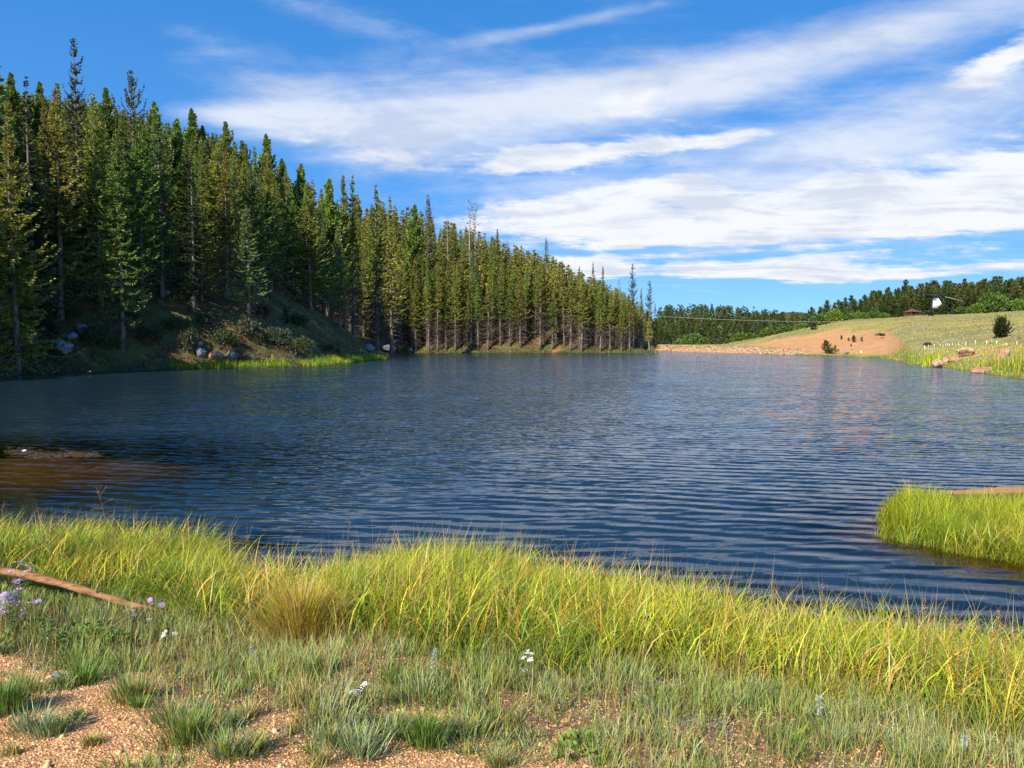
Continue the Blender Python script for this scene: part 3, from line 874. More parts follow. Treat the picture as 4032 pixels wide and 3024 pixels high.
for pr, px, yt, D, wd, lab, extra in SP:
    base = extra if isinstance(extra, tuple) else None
    o = put_top(pr, px, yt, D, wd, lab, None, base=base, name=extra if isinstance(extra, str) else None)
    taken.append((o.location.x, o.location.y)); n_spruce += 1
# crest pines, bright green round tops against the sky
for px, yt, D, lab in [(20, 73, 92, 'round topped green pine on the crest near the left edge'), (48, 82, 95, 'small round topped pine behind the orange topped spruce'),
                       (113, 88, 100, 'green round pine on the crest left of the open crowned spruce'), (160, 102, 108, 'bright green pine at the crest right of the open crowned spruce'),
                       (183, 118, 112, 'large bright green pine on the crest, left of two'), (195, 108, 118, 'bright green pine with a pointed tuft, highest right of the open crowned spruce'),
                       (208, 125, 120, 'rounded green pine on the falling crest line'), (230, 122, 126, 'tall grey green pine standing clear on the crest'),
                       (246, 141, 130, 'small dark pine standing apart in the sky gap on the crest'), (268, 134, 134, 'green cone shaped pine on the crest right of the sky gap'),
                       (285, 158, 138, 'broad green pine on the crest right of the cone shaped one'), (305, 163, 140, 'pine on the crest above the broad golden spruce'),
                       (417, 204, 214, 'round bright green pine on the skyline left of the half bare spruce'), (333, 178, 142, 'small crest pine left of the narrow pair')]:
    o = put_top(crest[int(trng.integers(2))], px, yt, D, 0.95, lab, 'pines on the crest of the left hill'); taken.append((o.location.x, o.location.y))

# the stand itself
cand = []
N = 16000
cx_ = trng.uniform(-135, 45, N); cy_ = trng.uniform(24, 262, N)
hz = H(cx_, cy_); sdv = lake_sd(cx_, cy_); ppx, ppy = proj(cx_, cy_, hz)
lim = np.interp(ppx, [-200, 0, 25, 30, 60, 200, 214, 262, 280, 330, 372, 386, 392, 700], [350, 346, 335, 322, 312, 306, 302, 298, 297, 322, 345, 350, 360, 360])
ok = (sdv > 1.2) & (ppx < 662) & (ppy < lim) & (sdv < 75) & ((ppx > -120) | ((ppx > -900) & (sdv < 22)))
ok &= ~((cx_ > 24) & (sdv < 2.0) & (cy_ > 205))
idx = np.where(ok)[0]
acc_pts = [tuple(p) for p in taken]
sel = []
for i in idx:
    x, y = cx_[i], cy_[i]
    sp_ = 2.5 if ppx[i] < -60 else 2.1 + 0.012 * sdv[i] if y > 150 else (2.5 if ppx[i] > 195 else 3.0) + 0.012 * sdv[i]
    if all((x - a) ** 2 + (y - b) ** 2 > sp_ * sp_ for a, b in acc_pts):
        acc_pts.append((x, y)); sel.append(i)
sel = np.array(sel)


def zone(px, y):
    if px < 75: return 'on the shaded left edge bank'
    if px < 150: return 'behind the sunlit trunks at left'
    if px < 215: return 'above the grey boulders'
    if px < 300 and y < 150: return 'right of the very dark spruce'
    if px < 392: return 'behind the grassy nose'
    if px < 440: return 'above the cove'
    if px < 485: return 'below the tall dead trunks'
    if px < 530: return 'right of the dead trunks'
    if px < 575: return 'in the middle far shore stand'
    if px < 615: return 'below the golden tops'
    return 'near the wooded point'


ORD = ['leftmost', 'second', 'third', 'fourth', 'fifth', 'sixth', 'seventh', 'eighth', 'ninth', 'tenth', 'eleventh', 'twelfth', 'thirteenth', 'fourteenth', 'fifteenth', 'sixteenth', 'seventeenth', 'eighteenth', 'nineteenth', 'twentieth']
NUM = ['', 'one', 'two', 'three', 'four', 'five', 'six', 'seven', 'eight', 'nine', 'ten', 'eleven', 'twelve', 'thirteen', 'fourteen', 'fifteen', 'sixteen', 'seventeen', 'eighteen', 'nineteen', 'twenty']


def number_off(lst):
    """things of one description get their place from the left added"""
    by = {}
    for o, px, lab in lst: by.setdefault(lab, []).append((px, o))
    for lab, v in by.items():
        v.sort(key=lambda t: t[0]); n_ = len(v)
        for k, (_, o) in enumerate(v):
            o['group'] = lab
            if n_ == 1: o['label'] = lab
            elif n_ <= 20: o['label'] = f"{lab}, {ORD[k]}{' from left' if k else ''} of {NUM[n_]}"
            else: o['label'] = f"{lab}, place {k + 1} from left"


made = []
trees = []
for i in sel:
    x, y = cx_[i], cy_[i]
    px = ppx[i]
    yk = np.interp(px, SKYL[:, 0], SKYL[:, 1]) + 1 + trng.exponential(5)
    zmax = at(float(np.clip(px, -400, 900)), yk, y)[2]
    h = trng.uniform(14.5, 20.5) if y < 150 else trng.uniform(14.5, 22)
    edge = sdv[i] < 7 and y < 150 and trng.random() < 0.25
    if edge: h *= trng.uniform(0.3, 0.6)
    if h + hz[i] > zmax:
        h = zmax - hz[i]
    if h < 3.5: continue
    back = 0
    trees.append((h / y, x, y, hz[i], h, px))
# hide-behind test: skip trees that nothing of would show (crowded out by the rows in front)
trees.sort(reverse=True)
front = sorted(trees, key=lambda t: t[2])
cover_ = np.zeros((1200, 8)); vis = []
hor = np.full(1300, 9999.0)
for t in front:
    _, x, y, z, h, px = t
    top = proj(x, y, z + h)[1]; wpx = max(int(0.9 * F / y), 1); a = int(px) + 120
    seg = hor[max(a - wpx, 0):a + wpx + 1]
    shown = 1.0 if a <= wpx else (float((seg > top + 1.5).mean()) if len(seg) else 0)
    vis.append(t + (shown,))
    if a > wpx: hor[max(a - wpx, 0):a + wpx + 1] = np.minimum(seg, top + 0.10 * h * F / y)
cand_vis = [t for t in vis if (t[-1] > 0.0 or t[5] < 0)]
LIMIT_SP = 300 - n_spruce
inview = sorted([t for t in cand_vis if t[5] >= -10], key=lambda t: -t[0] * (0.35 + 0.65 * t[6]) * (1.6 if lake_sd(np.array([t[1]]), np.array([t[2]]))[0] < 6 else 1.0))
off = [t for t in cand_vis if t[5] < -10]
print('stand', len(sel), 'kept', len(cand_vis), 'in view', len(inview), 'off', len(off))
words = {0: 'olive green', 1: 'blue green', 2: 'yellowish olive', 3: 'fresh green'}
wslim = {0: 'slim olive', 1: 'slim golden olive', 2: 'tall slim olive', 3: 'narrow grey green', 4: 'slim yellowish'}
SPRUCE_N = 0
for t in inview[:LIMIT_SP]:
    _, x, y, z, h, px, _s = t
    if y < 150:
        k = int(trng.integers(4)); pr = full[k]; w_ = words[k]; wd = trng.uniform(0.75, 1.35)
    else:
        k = int(trng.integers(5)); pr = slim[k]; w_ = wslim[k]; wd = trng.uniform(0.8, 1.55)
    if h < 9:
        pr = full[0]; w_ = 'small young'; wd = 1.1
    zn = zone(max(px, 0), y)
    lab = f'{w_} spruce {zn}'
    made.append((place(pr, (x, y, z - 0.1), h, wd, trng.random() * 6.28, lab, 'tree', lab, tilt=(trng.normal(0, 0.012), trng.normal(0, 0.012))), px, lab))
    SPRUCE_N += 1
number_off(made); made = []
rest = inview[LIMIT_SP:] + off


def lowpoly_set(seed, n, **kw):
    return [conifer(seed + i, **kw) for i in range(n)]


def merge_forest(name, items, kinds, mat, bark, label, cat, trunks=True):
    """many trees joined: items are (x, y, z, h, wd)"""
    V = []; Q = []; C = []; n = 0; ta = Acc()
    for j, (x, y, z, h, wd) in enumerate(items):
        tr_, cr_, _ = kinds[j % len(kinds)]; s = h / kinds_H
        a = trng.random() * 6.28; ca, sa = math.cos(a), math.sin(a); f = trng.uniform(0.75, 1.25)
        R = np.array([[ca, -sa, 0], [sa, ca, 0], [0, 0, 1]]) @ np.diag([s * wd, s * wd, s])
        v = cr_[0] @ R.T + np.array([x, y, z]); V.append(v); Q.append(cr_[1] + n); C.append(cr_[2] * f); n += len(v)
        tv = np.vstack(tr_.V) @ R.T + np.array([x, y, z]); ta.add(tv, np.vstack(tr_.Q), np.vstack(tr_.T))
    e = mesh_np(name, np.vstack(V), np.vstack(Q), mat, np.vstack(C)); tag(e, label, cat, kind='stuff')
    if trunks:
        me = ta.mesh('trunks', bark); o = link('forest_trunks', me); tag(o, 'bare trunks standing inside ' + label, 'trees', kind='stuff')
    return e


kinds_H = 18.0
lp = lowpoly_set(900, 3, Ht=18, R=1.65, cb=0.2, nb=78, tone=OL, spray=0.85, dens=0.22, width=0.27, deadto=0.45) + lowpoly_set(910, 2, Ht=18, R=1.6, cb=0.25, nb=78, tone=YO, spray=0.85, dens=0.22, width=0.27, deadto=0.45)
inr = [t for t in rest if t[5] >= -10 and t[6] > 0.25]; offr = [t for t in rest if t[5] < -10]
merge_forest('hillside_forest', [(t[1], t[2], t[3], t[4], 1.25) for t in inr], lp, M_NEEDLE, M_BARK, 'dense spruces deeper in the stand on the left hill', 'forest')
lpc = lowpoly_set(930, 3, Ht=18, R=2.2, cb=0.08, nb=46, tone=OL, spray=1.7, dens=0.12, width=0.34)
merge_forest('shade_spruces', [(t[1], t[2], t[3], t[4] * 1.25, 1.6) for t in offr], lpc, M_NEEDLE, M_BARK, 'spruces added outside the left edge, enlarged to shade the bank', 'forest', False)  # off-frame trees added taller and wider than the stand to shade the left bank
print('in stuff', len(inr), 'off', len(offr))

# trees on the right: belt behind the meadow, far forested ridge
PINE_LIMIT = 300 - 15
btop = lambda px: np.interp(px, [640, 700, 760, 787, 809, 838, 870, 903, 940, 1024, 1100, 1400], [308, 305, 309, 314, 308, 299, 292, 284, 280, 277, 276, 270])
items = []
for row in range(5):
    for px in np.arange(762 + row * 3, 1090, 6.2 - 0.3 * row):
        dc = np.interp(px, DC[:, 0], DC[:, 1])
        D = dc + 12 + row * 9 + trng.uniform(-4, 4) + max(0, (800 - px)) * 0.8
        x = at(px, 343, D)[0] + trng.normal(0, 0.8); z = Hp(x, D)
        yt = btop(px) + trng.exponential(4.5) + (3.5 - row) * 2.0 + (0 if trng.random() > 0.1 else -3)
        h = at(px, yt, D)[2] - z
        if 3 < h:
            items.append((h / D, x, D, z, min(h, 17), px))
for i in range(1050):
    px = trng.uniform(640, 905); D = trng.uniform(430, 830)
    x = at(px, 343, D)[0]; z = Hp(x, D)
    if any(False for _ in ()): pass
    h = trng.uniform(9.5, 15)
    pt = proj(x, D, z + h)[1]; 
    if pt < btop(min(px, 800)) - 2: continue
    if vnoise(np.array([x]), np.array([D]), 60, 91, 2)[0] < 0.25: continue
    if px > 790 and D > 600 and trng.random() < 0.7: continue
    items.append((h / D, x, D, z, h, px))
# valley floor trees right behind the dam
for i in range(34):
    px = trng.uniform(655, 765); D = trng.uniform(300, 420); x = at(px, 343, D)[0]; z = Hp(x, D)
    items.append((trng.uniform(7, 11) / D, x, D, z, trng.uniform(7, 12), px))
items.sort(reverse=True)
gone = []; nP = 0


def pzone(px, D):
    if D > 430:
        return 'on the far ridge, left end' if px < 680 else ('on the far ridge above the dam' if px < 740 else 'where far ridge meets the meadow')
    if D > 295 and px < 770: return 'in the valley behind the dam'
    if px < 840: return 'at the low end of the belt'
    if px < 903: return 'left of the wooden shelter'
    if px < 925: return 'behind the wooden shelter'
    if px < 960: return 'behind the flying bird'
    if px < 1000: return 'above the lone round pine'
    return 'in the belt at the right edge'


bw = ['dark broad pine', 'slender dark pine', 'wide bushy dark pine', 'loose brownish pine']
for t in items:
    _, x, D, z, h, px = t
    if 0 <= px <= 1035 and nP < PINE_LIMIT:
        k = int(trng.integers(4)); lab = f'{bw[k]} {pzone(px, D)}'
        made.append((place(belt[k], (x, D, z - 0.1), h, trng.uniform(0.9, 1.25), trng.random() * 6.28, lab, 'tree', lab), px, lab)); nP += 1
    else:
        gone.append((x, D, z, h, trng.uniform(1.0, 1.35)))
number_off(made)
kinds_H = 13.0
lp2 = lowpoly_set(940, 5, Ht=13, R=2.9, cb=0.1, nb=18, tone=(0.10, 0.145, 0.055), spray=1.3, dens=0.12, width=0.32, shape=0.75, up=0.7, droop=0.0)
print('pines', nP, 'rest', len(gone))
if gone:
    merge_forest('distant_forest', gone, lp2, M_PINE, M_BARKP, 'dark pines massed on the far ridge beyond the dam', 'forest', False)


# broadleaf shrubs
def bush(seed, Rx, Rz, nleaf, leaf, tone, lobes=9, stems=5, var=0.5):
    r = np.random.default_rng(seed)
    a = r.random(lobes) * 2 * PI; q = np.sqrt(r.random(lobes)) * 0.72
    c = np.stack([np.cos(a) * q * Rx, np.sin(a) * q * Rx, Rz * (0.35 + 0.45 * r.random(lobes) * (1 - 0.5 * q))], -1)
    rad = Rx * (0.28 + 0.24 * r.random(lobes))
    li = r.integers(lobes, size=nleaf); dv = unit(r.normal(0, 1, (nleaf, 3)))
    rr_ = rad[li] * (0.45 + 0.6 * r.random(nleaf) ** 0.5)
    pos = c[li] + dv * rr_[:, None] * np.array([1, 1, min(1.0, Rz / Rx)])
    pos[:, 2] = np.maximum(pos[:, 2], 0.03 * Rz + 0.02)
    d2 = unit(dv + r.normal(0, 0.7, (nleaf, 3))); sv = unit(np.cross(d2, r.normal(0, 1, (nleaf, 3))))
    L = leaf * (0.6 + 0.8 * r.random(nleaf))
    lb = 0.75 + 0.5 * r.random(lobes)
    col = np.array(tone) * (1 - var / 2 + var * r.random((nleaf, 1))) * lb[li][:, None]
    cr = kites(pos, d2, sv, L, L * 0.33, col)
    st = Acc()
    for i in range(stems):
        e = c[i % lobes]; st.tube([np.array([r.normal(0, 0.05) * Rx, r.normal(0, 0.05) * Rx, -0.05]), e * np.array([0.6, 0.6, 0.6]), e + np.array([0, 0, rad[i % lobes] * 0.6])], [0.03 * Rx, 0.02 * Rx, 0.006 * Rx], 4)
    return cr, st


def bush_proto(name, seed, Rx, Rz, nleaf, leaf, tone, mat=M_LEAF, **kw):
    cr, st = bush(seed, Rx, Rz, nleaf, leaf, tone, **kw)
    me = bpy.data.meshes.new('foliage'); fill_mesh(me, cr[0], cr[1], cr[2]); me.materials.append(mat)
    return Proto(name, [('foliage', me), ('stems', st.mesh('stems', M_BARK))], Rz * 1.1)


bright = [bush_proto('green_shrub', 101 + i, 2.2, 2.6, 1500, 0.42, t_, lobes=9) for i, t_ in enumerate([(0.14, 0.23, 0.03), (0.11, 0.18, 0.035)])]
shrubs = [bush_proto('shrub', 111 + i, 1.2, 1.1, 1400, 0.17, t_, lobes=8) for i, t_ in enumerate([(0.065, 0.095, 0.04), (0.08, 0.11, 0.035), (0.10, 0.11, 0.055)])]
weed = bush_proto('leafy_plant', 121, 0.5, 0.45, 400, 0.13, (0.20, 0.24, 0.03), lobes=7)


def put_bush(pr, px, py, wpx, hpx, label, group=None, cat='shrub', lo=40, name=None, D=None):
    b = ground_at(px, py, lo=lo) if D is None else np.array([at(px, 343, D)[0], D, Hp(at(px, 343, D)[0], D)])
    s = b[1] / F; h = hpx * s; w0 = wpx * s
    rx = {'green_shrub': 2.2, 'shrub': 1.2, 'leafy_plant': 0.5}.get(pr.name, 1.0)
    e = place(pr, b - np.array([0, 0, 0.03]), h, 1.0, trng.random() * 6.28, label, cat, group, name=name)
    k = w0 / (2 * rx * 0.95); e.scale = (k, k, h / pr.H)
    return e


i = 0
for px, D, w_, h_, lab in [(768, 226, 14, 9, 'bright green shrub at the foot of the far pines where the meadow starts'), (784, 224, 15, 9, 'yellow green shrub next to the pines, second from the low end of the meadow'),
                           (800, 224, 12, 8, 'small bright shrub between yellow green shrub and meadow edge'), (818, 226, 16, 13, 'tall bright green shrub beside the dark belt, above the bare soil'),
                           (833, 227, 16, 16, 'tallest bright green shrub above the bare soil bank'), (848, 228, 14, 11, 'bright green shrub right of the tallest one'), (860, 229, 12, 9, 'low green shrub left of the shelter, nearer the bare soil'),
                           (872, 232, 12, 11, 'rounded green shrub left of the shelter'), (883, 233, 11, 7, 'low shrub closest to the shelter'),
                           (963, 240, 14, 9, 'low bright shrub on the crest left of the big bright bush'), (975, 241, 14, 11, 'bright shrub joined to the left of the big bright bush'), (993, 243, 22, 22, 'big bright green bush on the crest above the lone round pine'),
                           (1014, 243, 16, 13, 'bright green shrub on the crest at the right edge'), (690, 290, 22, 15, 'rounded bright green tree behind the dam'), (701, 292, 16, 12, 'lower bright green bush right of the one behind the dam'), (679, 292, 12, 8, 'small light green bush left of the one behind the dam'), (745, 262, 22, 10, 'dull green bush where the dam meets the meadow')]:
    put_bush(bright[i % 2], px, 0, w_, h_, lab, 'bright shrubs beyond the meadow', D=D); i += 1

# ------------------------------------------------------------------ rocks, bank plants
def ico(sub):
    t = (1 + 5 ** 0.5) / 2
    V = [(-1, t, 0), (1, t, 0), (-1, -t, 0), (1, -t, 0), (0, -1, t), (0, 1, t), (0, -1, -t), (0, 1, -t), (t, 0, -1), (t, 0, 1), (-t, 0, -1), (-t, 0, 1)]
    Fs = [(0, 11, 5), (0, 5, 1), (0, 1, 7), (0, 7, 10), (0, 10, 11), (1, 5, 9), (5, 11, 4), (11, 10, 2), (10, 7, 6), (7, 1, 8), (3, 9, 4), (3, 4, 2), (3, 2, 6), (3, 6, 8), (3, 8, 9),
          (4, 9, 5), (2, 4, 11), (6, 2, 10), (8, 6, 7), (9, 8, 1)]
    V = [np.array(v, float) / np.linalg.norm(v) for v in V]
    for _ in range(sub):
        mid = {}; nf = []

        def mp(a, b):
            k = (min(a, b), max(a, b))
            if k not in mid:
                v = V[a] + V[b]; V.append(v / np.linalg.norm(v)); mid[k] = len(V) - 1
            return mid[k]
        for a, b, c in Fs:
            x, y, z = mp(a, b), mp(b, c), mp(c, a); nf += [(a, x, z), (b, y, x), (c, z, y), (x, y, z)]
        Fs = nf
    return np.array(V), np.array(Fs)


ICO = [ico(0), ico(1), ico(2), ico(3)]


def rock_geo(seed, sx, sy, sz, sub=3, rough=0.18, facets=9):
    r = np.random.default_rng(seed); V, Fs = ICO[sub]; V = V.copy()
    N = unit(r.normal(0, 1, (facets, 3))); dd = 0.62 + 0.3 * r.random(facets)
    for n, d_ in zip(N, dd):       # cut broad faces
        over = V @ n - d_; V = V - np.where(over > 0, over, 0)[:, None] * n * 0.9
    k = np.array([mnoise.noise(Vector((v * 2.2 + seed).tolist())) for v in V]); k2 = np.array([mnoise.noise(Vector((v * 6 + seed).tolist())) for v in V])
    V = V * (1 + rough * k + rough * 0.35 * k2)[:, None]
    return V * np.array([sx, sy, sz]), Fs


M_GRANITE = simple_mat('grey_granite', (0.15, 0.155, 0.17), (0.29, 0.295, 0.315), 3.0, 0.9, 0.7, 0.05)
M_TANROCK = simple_mat('tan_granite', (0.30, 0.20, 0.12), (0.50, 0.37, 0.24), 2.0, 0.9, 0.7, 0.06)
M_PINKROCK = simple_mat('pink_granite', (0.33, 0.17, 0.10), (0.46, 0.28, 0.18), 2.2, 0.9, 0.7, 0.06)
M_PEBBLE = leaf_mat('pebbles', 0.0, 0.0, 0.0, 0.9, 0.15)
M_GRASS = leaf_mat('sedge_blades', 0.18, 0.0, 0.0, 0.5, 0.3)
M_PETAL = leaf_mat('petals', 0.3, 0.0, 0.0, 0.6, 0.2)
M_LOG = simple_mat('weathered_log', (0.15, 0.06, 0.025), (0.34, 0.18, 0.085), 5.0, 0.85, 0.8, 0.02, stretch=(0.6, 3, 3))
M_DEBRIS = simple_mat('wet_debris', (0.03, 0.02, 0.011), (0.09, 0.055, 0.03), 14.0, 0.7, 0.8, 0.02, spec=0.2)


def rock_obj(name, px, py, wpx, hpx, seed, mat, label, group=None, depth=1.0, sink=0.3, lo=40, cat='boulder', rot=0.0, up=0.0, tilt=0.0):
    b = ground_at(px, py, lo=lo); s = b[1] / F
    w, h = wpx * s, hpx * s
    hz = h / (2 - sink)
    V, T = rock_geo(seed, w / 2, w / 2 * depth, hz)
    if tilt:
        c_, s_ = math.cos(tilt), math.sin(tilt); V = V @ np.array([[c_, 0, s_], [0, 1, 0], [-s_, 0, c_]]).T
    o = mesh_np(name, V, T, mat, smooth=True)
    o.location = (b[0], b[1], b[2] + hz * (1 - sink) + up); o.rotation_euler = (0, 0, rot)
    o.data.shade_smooth() if hasattr(o.data, 'shade_smooth') else None
    return tag(o, label, cat, group)


rock_obj('boulder', 63.5, 354, 20, 14, 3, M_GRANITE, 'large pale grey boulder low on the shaded bank, biggest of that group', 'grey boulders on the left bank', tilt=0.35)
rock_obj('boulder', 71, 340, 13, 8, 5, M_GRANITE, 'mid grey boulder resting just above the largest one', 'grey boulders on the left bank')
rock_obj('boulder', 82, 333, 12, 10, 8, M_GRANITE, 'blue grey boulder highest of the left bank group, half behind leaves', 'grey boulders on the left bank')
rock_obj('boulder', 167, 296, 7, 6, 9, M_GRANITE, 'small pale round rock high on the dark bank under the grey trunk', 'grey boulders on the left bank')
rock_obj('boulder', 201, 357, 11, 10, 11, M_GRANITE, 'grey upright boulder above the reeds, left of two brownish ones', 'boulders above the reed strip')
rock_obj('boulder', 216, 360, 15, 9, 14, M_PINKROCK, 'brownish pink boulder in the middle above the reeds', 'boulders above the reed strip')
rock_obj('boulder', 233, 360, 14, 9, 15, M_GRANITE, 'grey brown split boulder above the reeds, right of the pink one', 'boulders above the reed strip')
rock_obj('boulder', 200, 347, 7, 5, 16, M_GRANITE, 'small pale rock above the upright grey boulder', 'boulders above the reed strip')
rock_obj('rock_ledge', 368, 352, 14, 8, 21, M_GRANITE, 'grey rock ledge at the water past the tip of the grassy nose', None, cat='rock', lo=130)
rock_obj('rock_ledge', 388, 352, 17, 8, 22, M_GRANITE, 'long smooth grey slab dipping into the cove right of the ledge', None, cat='rock', lo=150)
rock_obj('rock_ledge', 410, 352, 6, 4, 23, M_GRANITE, 'small pale rock at the waterline right of the long slab', None, cat='rock', lo=150)
# right shore
rock_obj('boulder', 964.5, 357.0, 17.5, 9, 31, M_TANROCK, 'big pale tan boulder perched on the right bank above all others', 'boulders on the right bank', depth=0.8, sink=0.15, up=0.15)
rock_obj('boulder', 975.5, 354.5, 5, 4.2, 32, M_PINKROCK, 'small reddish boulder tucked behind the big pale one', 'boulders on the right bank', lo=60)
rock_obj('boulder', 954.5, 362.5, 13, 6.5, 33, M_PINKROCK, 'low reddish rock just below the big pale boulder', 'boulders on the right bank')
rock_obj('boulder', 936.5, 367.3, 11.5, 9.5, 34, M_TANROCK, 'pale leaning boulder at the edge of the water on the right bank', 'boulders on the right bank', tilt=-0.35)
rock_obj('boulder', 945, 365, 8.5, 8, 35, M_TANROCK, 'rounded tan boulder between the leaning one and the reddish rock', 'boulders on the right bank')
rock_obj('boulder', 1003, 357.5, 17, 8.5, 39, M_PINKROCK, 'flat faced red slab leaning on the bank at the right edge', 'boulders on the right bank', tilt=-0.6, depth=0.6)
rock_obj('boulder', 985, 372.0, 26, 5, 37, M_PINKROCK, 'long low red slab sloping into the lake at the right edge', 'boulders on the right bank', tilt=-0.12)
rock_obj('boulder', 846, 353.6, 6, 3, 38, M_GRANITE, 'pale grey rock at the waterline under the bare soil', None)

# shrubs on the shaded left bank
SH = [(20, 352, 34, 22, 'dark leafy shrub at the left edge of the bank'), (44, 360, 26, 15, 'grassy dark shrub hanging over the water left of the boulders'), (52, 335, 26, 14, 'low shrub above the largest boulder, left side'),
      (91, 344, 26, 18, 'blue green shrub right of the highest grey boulder'), (112, 350, 24, 14, 'dull shrub in the middle of the shaded bank'), (188, 350, 26, 20, 'green shrub left of the upright boulder above the reeds'),
      (150, 340, 26, 14, 'brownish shrub on the dark bank between the two boulder groups'), (222, 346, 26, 15, 'shrub above the pink boulder'), (250, 338, 30, 18, 'large grey green shrub on the nose left of the ridge line'),
      (278, 345, 28, 17, 'grey green rounded shrub in the middle of the grassy nose'), (302, 350, 24, 13, 'low shrub on the nose above the reeds'), (262, 318, 26, 14, 'dark shrub high on the nose under the trees'),
      (300, 326, 22, 12, 'shrub on the crest of the nose'), (326, 352, 16, 9, 'small shrub near the tip of the nose'), (240, 360, 22, 10, 'shrub touching the reeds right of the split boulder'),
      (128, 322, 26, 12, 'low shrub below the slim leaning dead trunk'), (175, 330, 24, 12, 'brown green shrub left of the dark pointed spruce foot'), (8, 330, 28, 18, 'shrub beneath the first spruce at the left edge'), (205, 325, 22, 12, 'shrub right of the dark pointed spruce foot'), (72, 318, 18, 10, 'small shrub beside the thick pale trunk')]
for i, (px, py, w_, h_, lab) in enumerate(SH):
    put_bush(shrubs[i % 3], px, py, w_, h_, lab, 'shrubs on the left bank')
put_bush(bush_proto('leafy_plant', 131, 0.5, 0.4, 260, 0.10, (0.24, 0.30, 0.03), lobes=5), 99, 363, 15, 6, 'bright yellow green plant at the waterline below the boulders', None, 'plant')
for px, w_, h_, lab in [(880, 9, 3, 'flat dark green shrub on the bare soil bank')]:
    put_bush(shrubs[1], px, 336, w_, h_, lab, None, lo=120)
put_bush(shrubs[1], 928, 346, 8, 4, 'low green shrub behind the white stakes', None, lo=80)
put_bush(shrubs[1], 832, 352, 12, 4, 'dark green shrub at the foot of the bare soil', None, lo=120)

# young trees on and around the meadow
def ytree(pr, px, py, hpx, w_, label, group=None, lo=60, D=None):
    b = ground_at(px, py, lo=lo) if D is None else np.array([at(px, 343, D)[0], D, Hp(at(px, 343, D)[0], D)])
    return place(pr, b - np.array([0, 0, 0.03]), hpx * b[1] / F, w_, trng.random() * 6.28, label, 'tree', group)


ytree(blue, 930.8, 317, 9.3, 1.0, 'small blue green spruce right of the wooden shelter', lo=150, D=229)
ytree(blue, 952, 315, 8, 0.8, 'pale blue spruce at the foot of the belt right of the flying bird', D=242)
ytree(roundp, 1001, 337.5, 16.5, 0.95, 'lone round pine standing in the open meadow at right', lo=90)
ytree(youngp, 813.8, 330, 7.5, 1.2, 'small pine on the grass just above the bare soil', lo=150)
ytree(youngp, 826, 352, 11.5, 1.0, 'larger young pine near the water below the bare soil', lo=130)
ytree(youngp, 835, 349, 4, 0.8, 'tiny pine right of the larger one near the water', lo=130)
for px, py, h_, lab in [(841.5, 339.6, 4.3, 'leftmost of the four little pines on the bare soil'), (848.5, 341, 3.2, 'smallest of the four little pines on the bare soil'), (854, 341.5, 6.2, 'tallest of the four little pines on the bare soil'),
                        (861.5, 341.2, 4.3, 'rightmost of the four little pines on the bare soil'), (851, 346.5, 2.6, 'tiny dark pine low on the bare soil under the tallest')]:
    ytree(youngp, px, py, h_, 0.95, lab, 'little pines on the bare soil', lo=120)
ytree(blue, 338, 353, 9, 0.9, 'dark young spruce at the water beside the reeds', lo=70)
ytree(blue, 369.5, 357, 7.5, 0.9, 'tiny light blue green spruce at the tip of the nose', lo=70)
ytree(blue, 285, 322, 16, 0.8, 'young spruce on the slope of the nose', lo=70)
e = place(snag, ground_at(112, 300, lo=50), 9.5, 0.8, 1.0, 'slim leaning dead spruce right of the sunlit trunk foot', 'tree', None, tilt=(0, 0.14), name='dead_spruce')

# ------------------------------------------------------------------ shelter
M_ROOF = simple_mat('brown_shingles', (0.10, 0.05, 0.035), (0.17, 0.09, 0.06), 5, 0.9)
M_WOOD = simple_mat('brown_boards', (0.13, 0.06, 0.03), (0.21, 0.10, 0.055), 4, 0.85)
sx = 911.5; sD = 234.0; spx = at(sx, 343, sD)[0]; sz = Hp(spx, sD)
sh = empty('picnic_shelter', (spx, sD, sz - 0.1), 0.35, 'small brown wooden shelter with hipped roof on the meadow crest', 'shelter', None, 0.62)
a = Acc(); V = np.array([(-3.3, -2.7, 2.55), (3.3, -2.7, 2.55), (3.3, 2.7, 2.55), (-3.3, 2.7, 2.55), (-0.5, 0, 4.1), (0.5, 0, 4.1)], float)
a.add(V, [(0, 1, 5, 4), (2, 3, 4, 5)], [(1, 2, 5), (3, 0, 4)]); a.box((0, 0, 2.5), (3.28, 2.68, 0.07)); a.box((0, 0, 4.15), (0.55, 0.12, 0.08)); a.obj('roof', M_ROOF, sh)
for qx, qy in [(-2.6, -2), (0, -2), (2.6, -2), (-2.6, 2), (0, 2), (2.6, 2)]:
    Acc().box((qx, qy, 1.2), (0.11, 0.11, 1.25)).obj('post', M_WOOD, sh)
for c_, h_ in [((-1.3, -2.0, 0.55), (1.2, 0.04, 0.55)), ((1.3, -2.0, 0.55), (1.2, 0.04, 0.55)), ((-2.6, 0, 0.55), (0.04, 1.9, 0.55)), ((0, 2.0, 0.7), (2.5, 0.04, 0.7))]:
    Acc().box(c_, h_).obj('wall_panel', M_WOOD, sh)
Acc().box((0, 0.9, 0.75), (1.0, 0.4, 0.04)).box((0, 0.9, 0.37), (0.1, 0.3, 0.36)).obj('table', M_WOOD, sh)

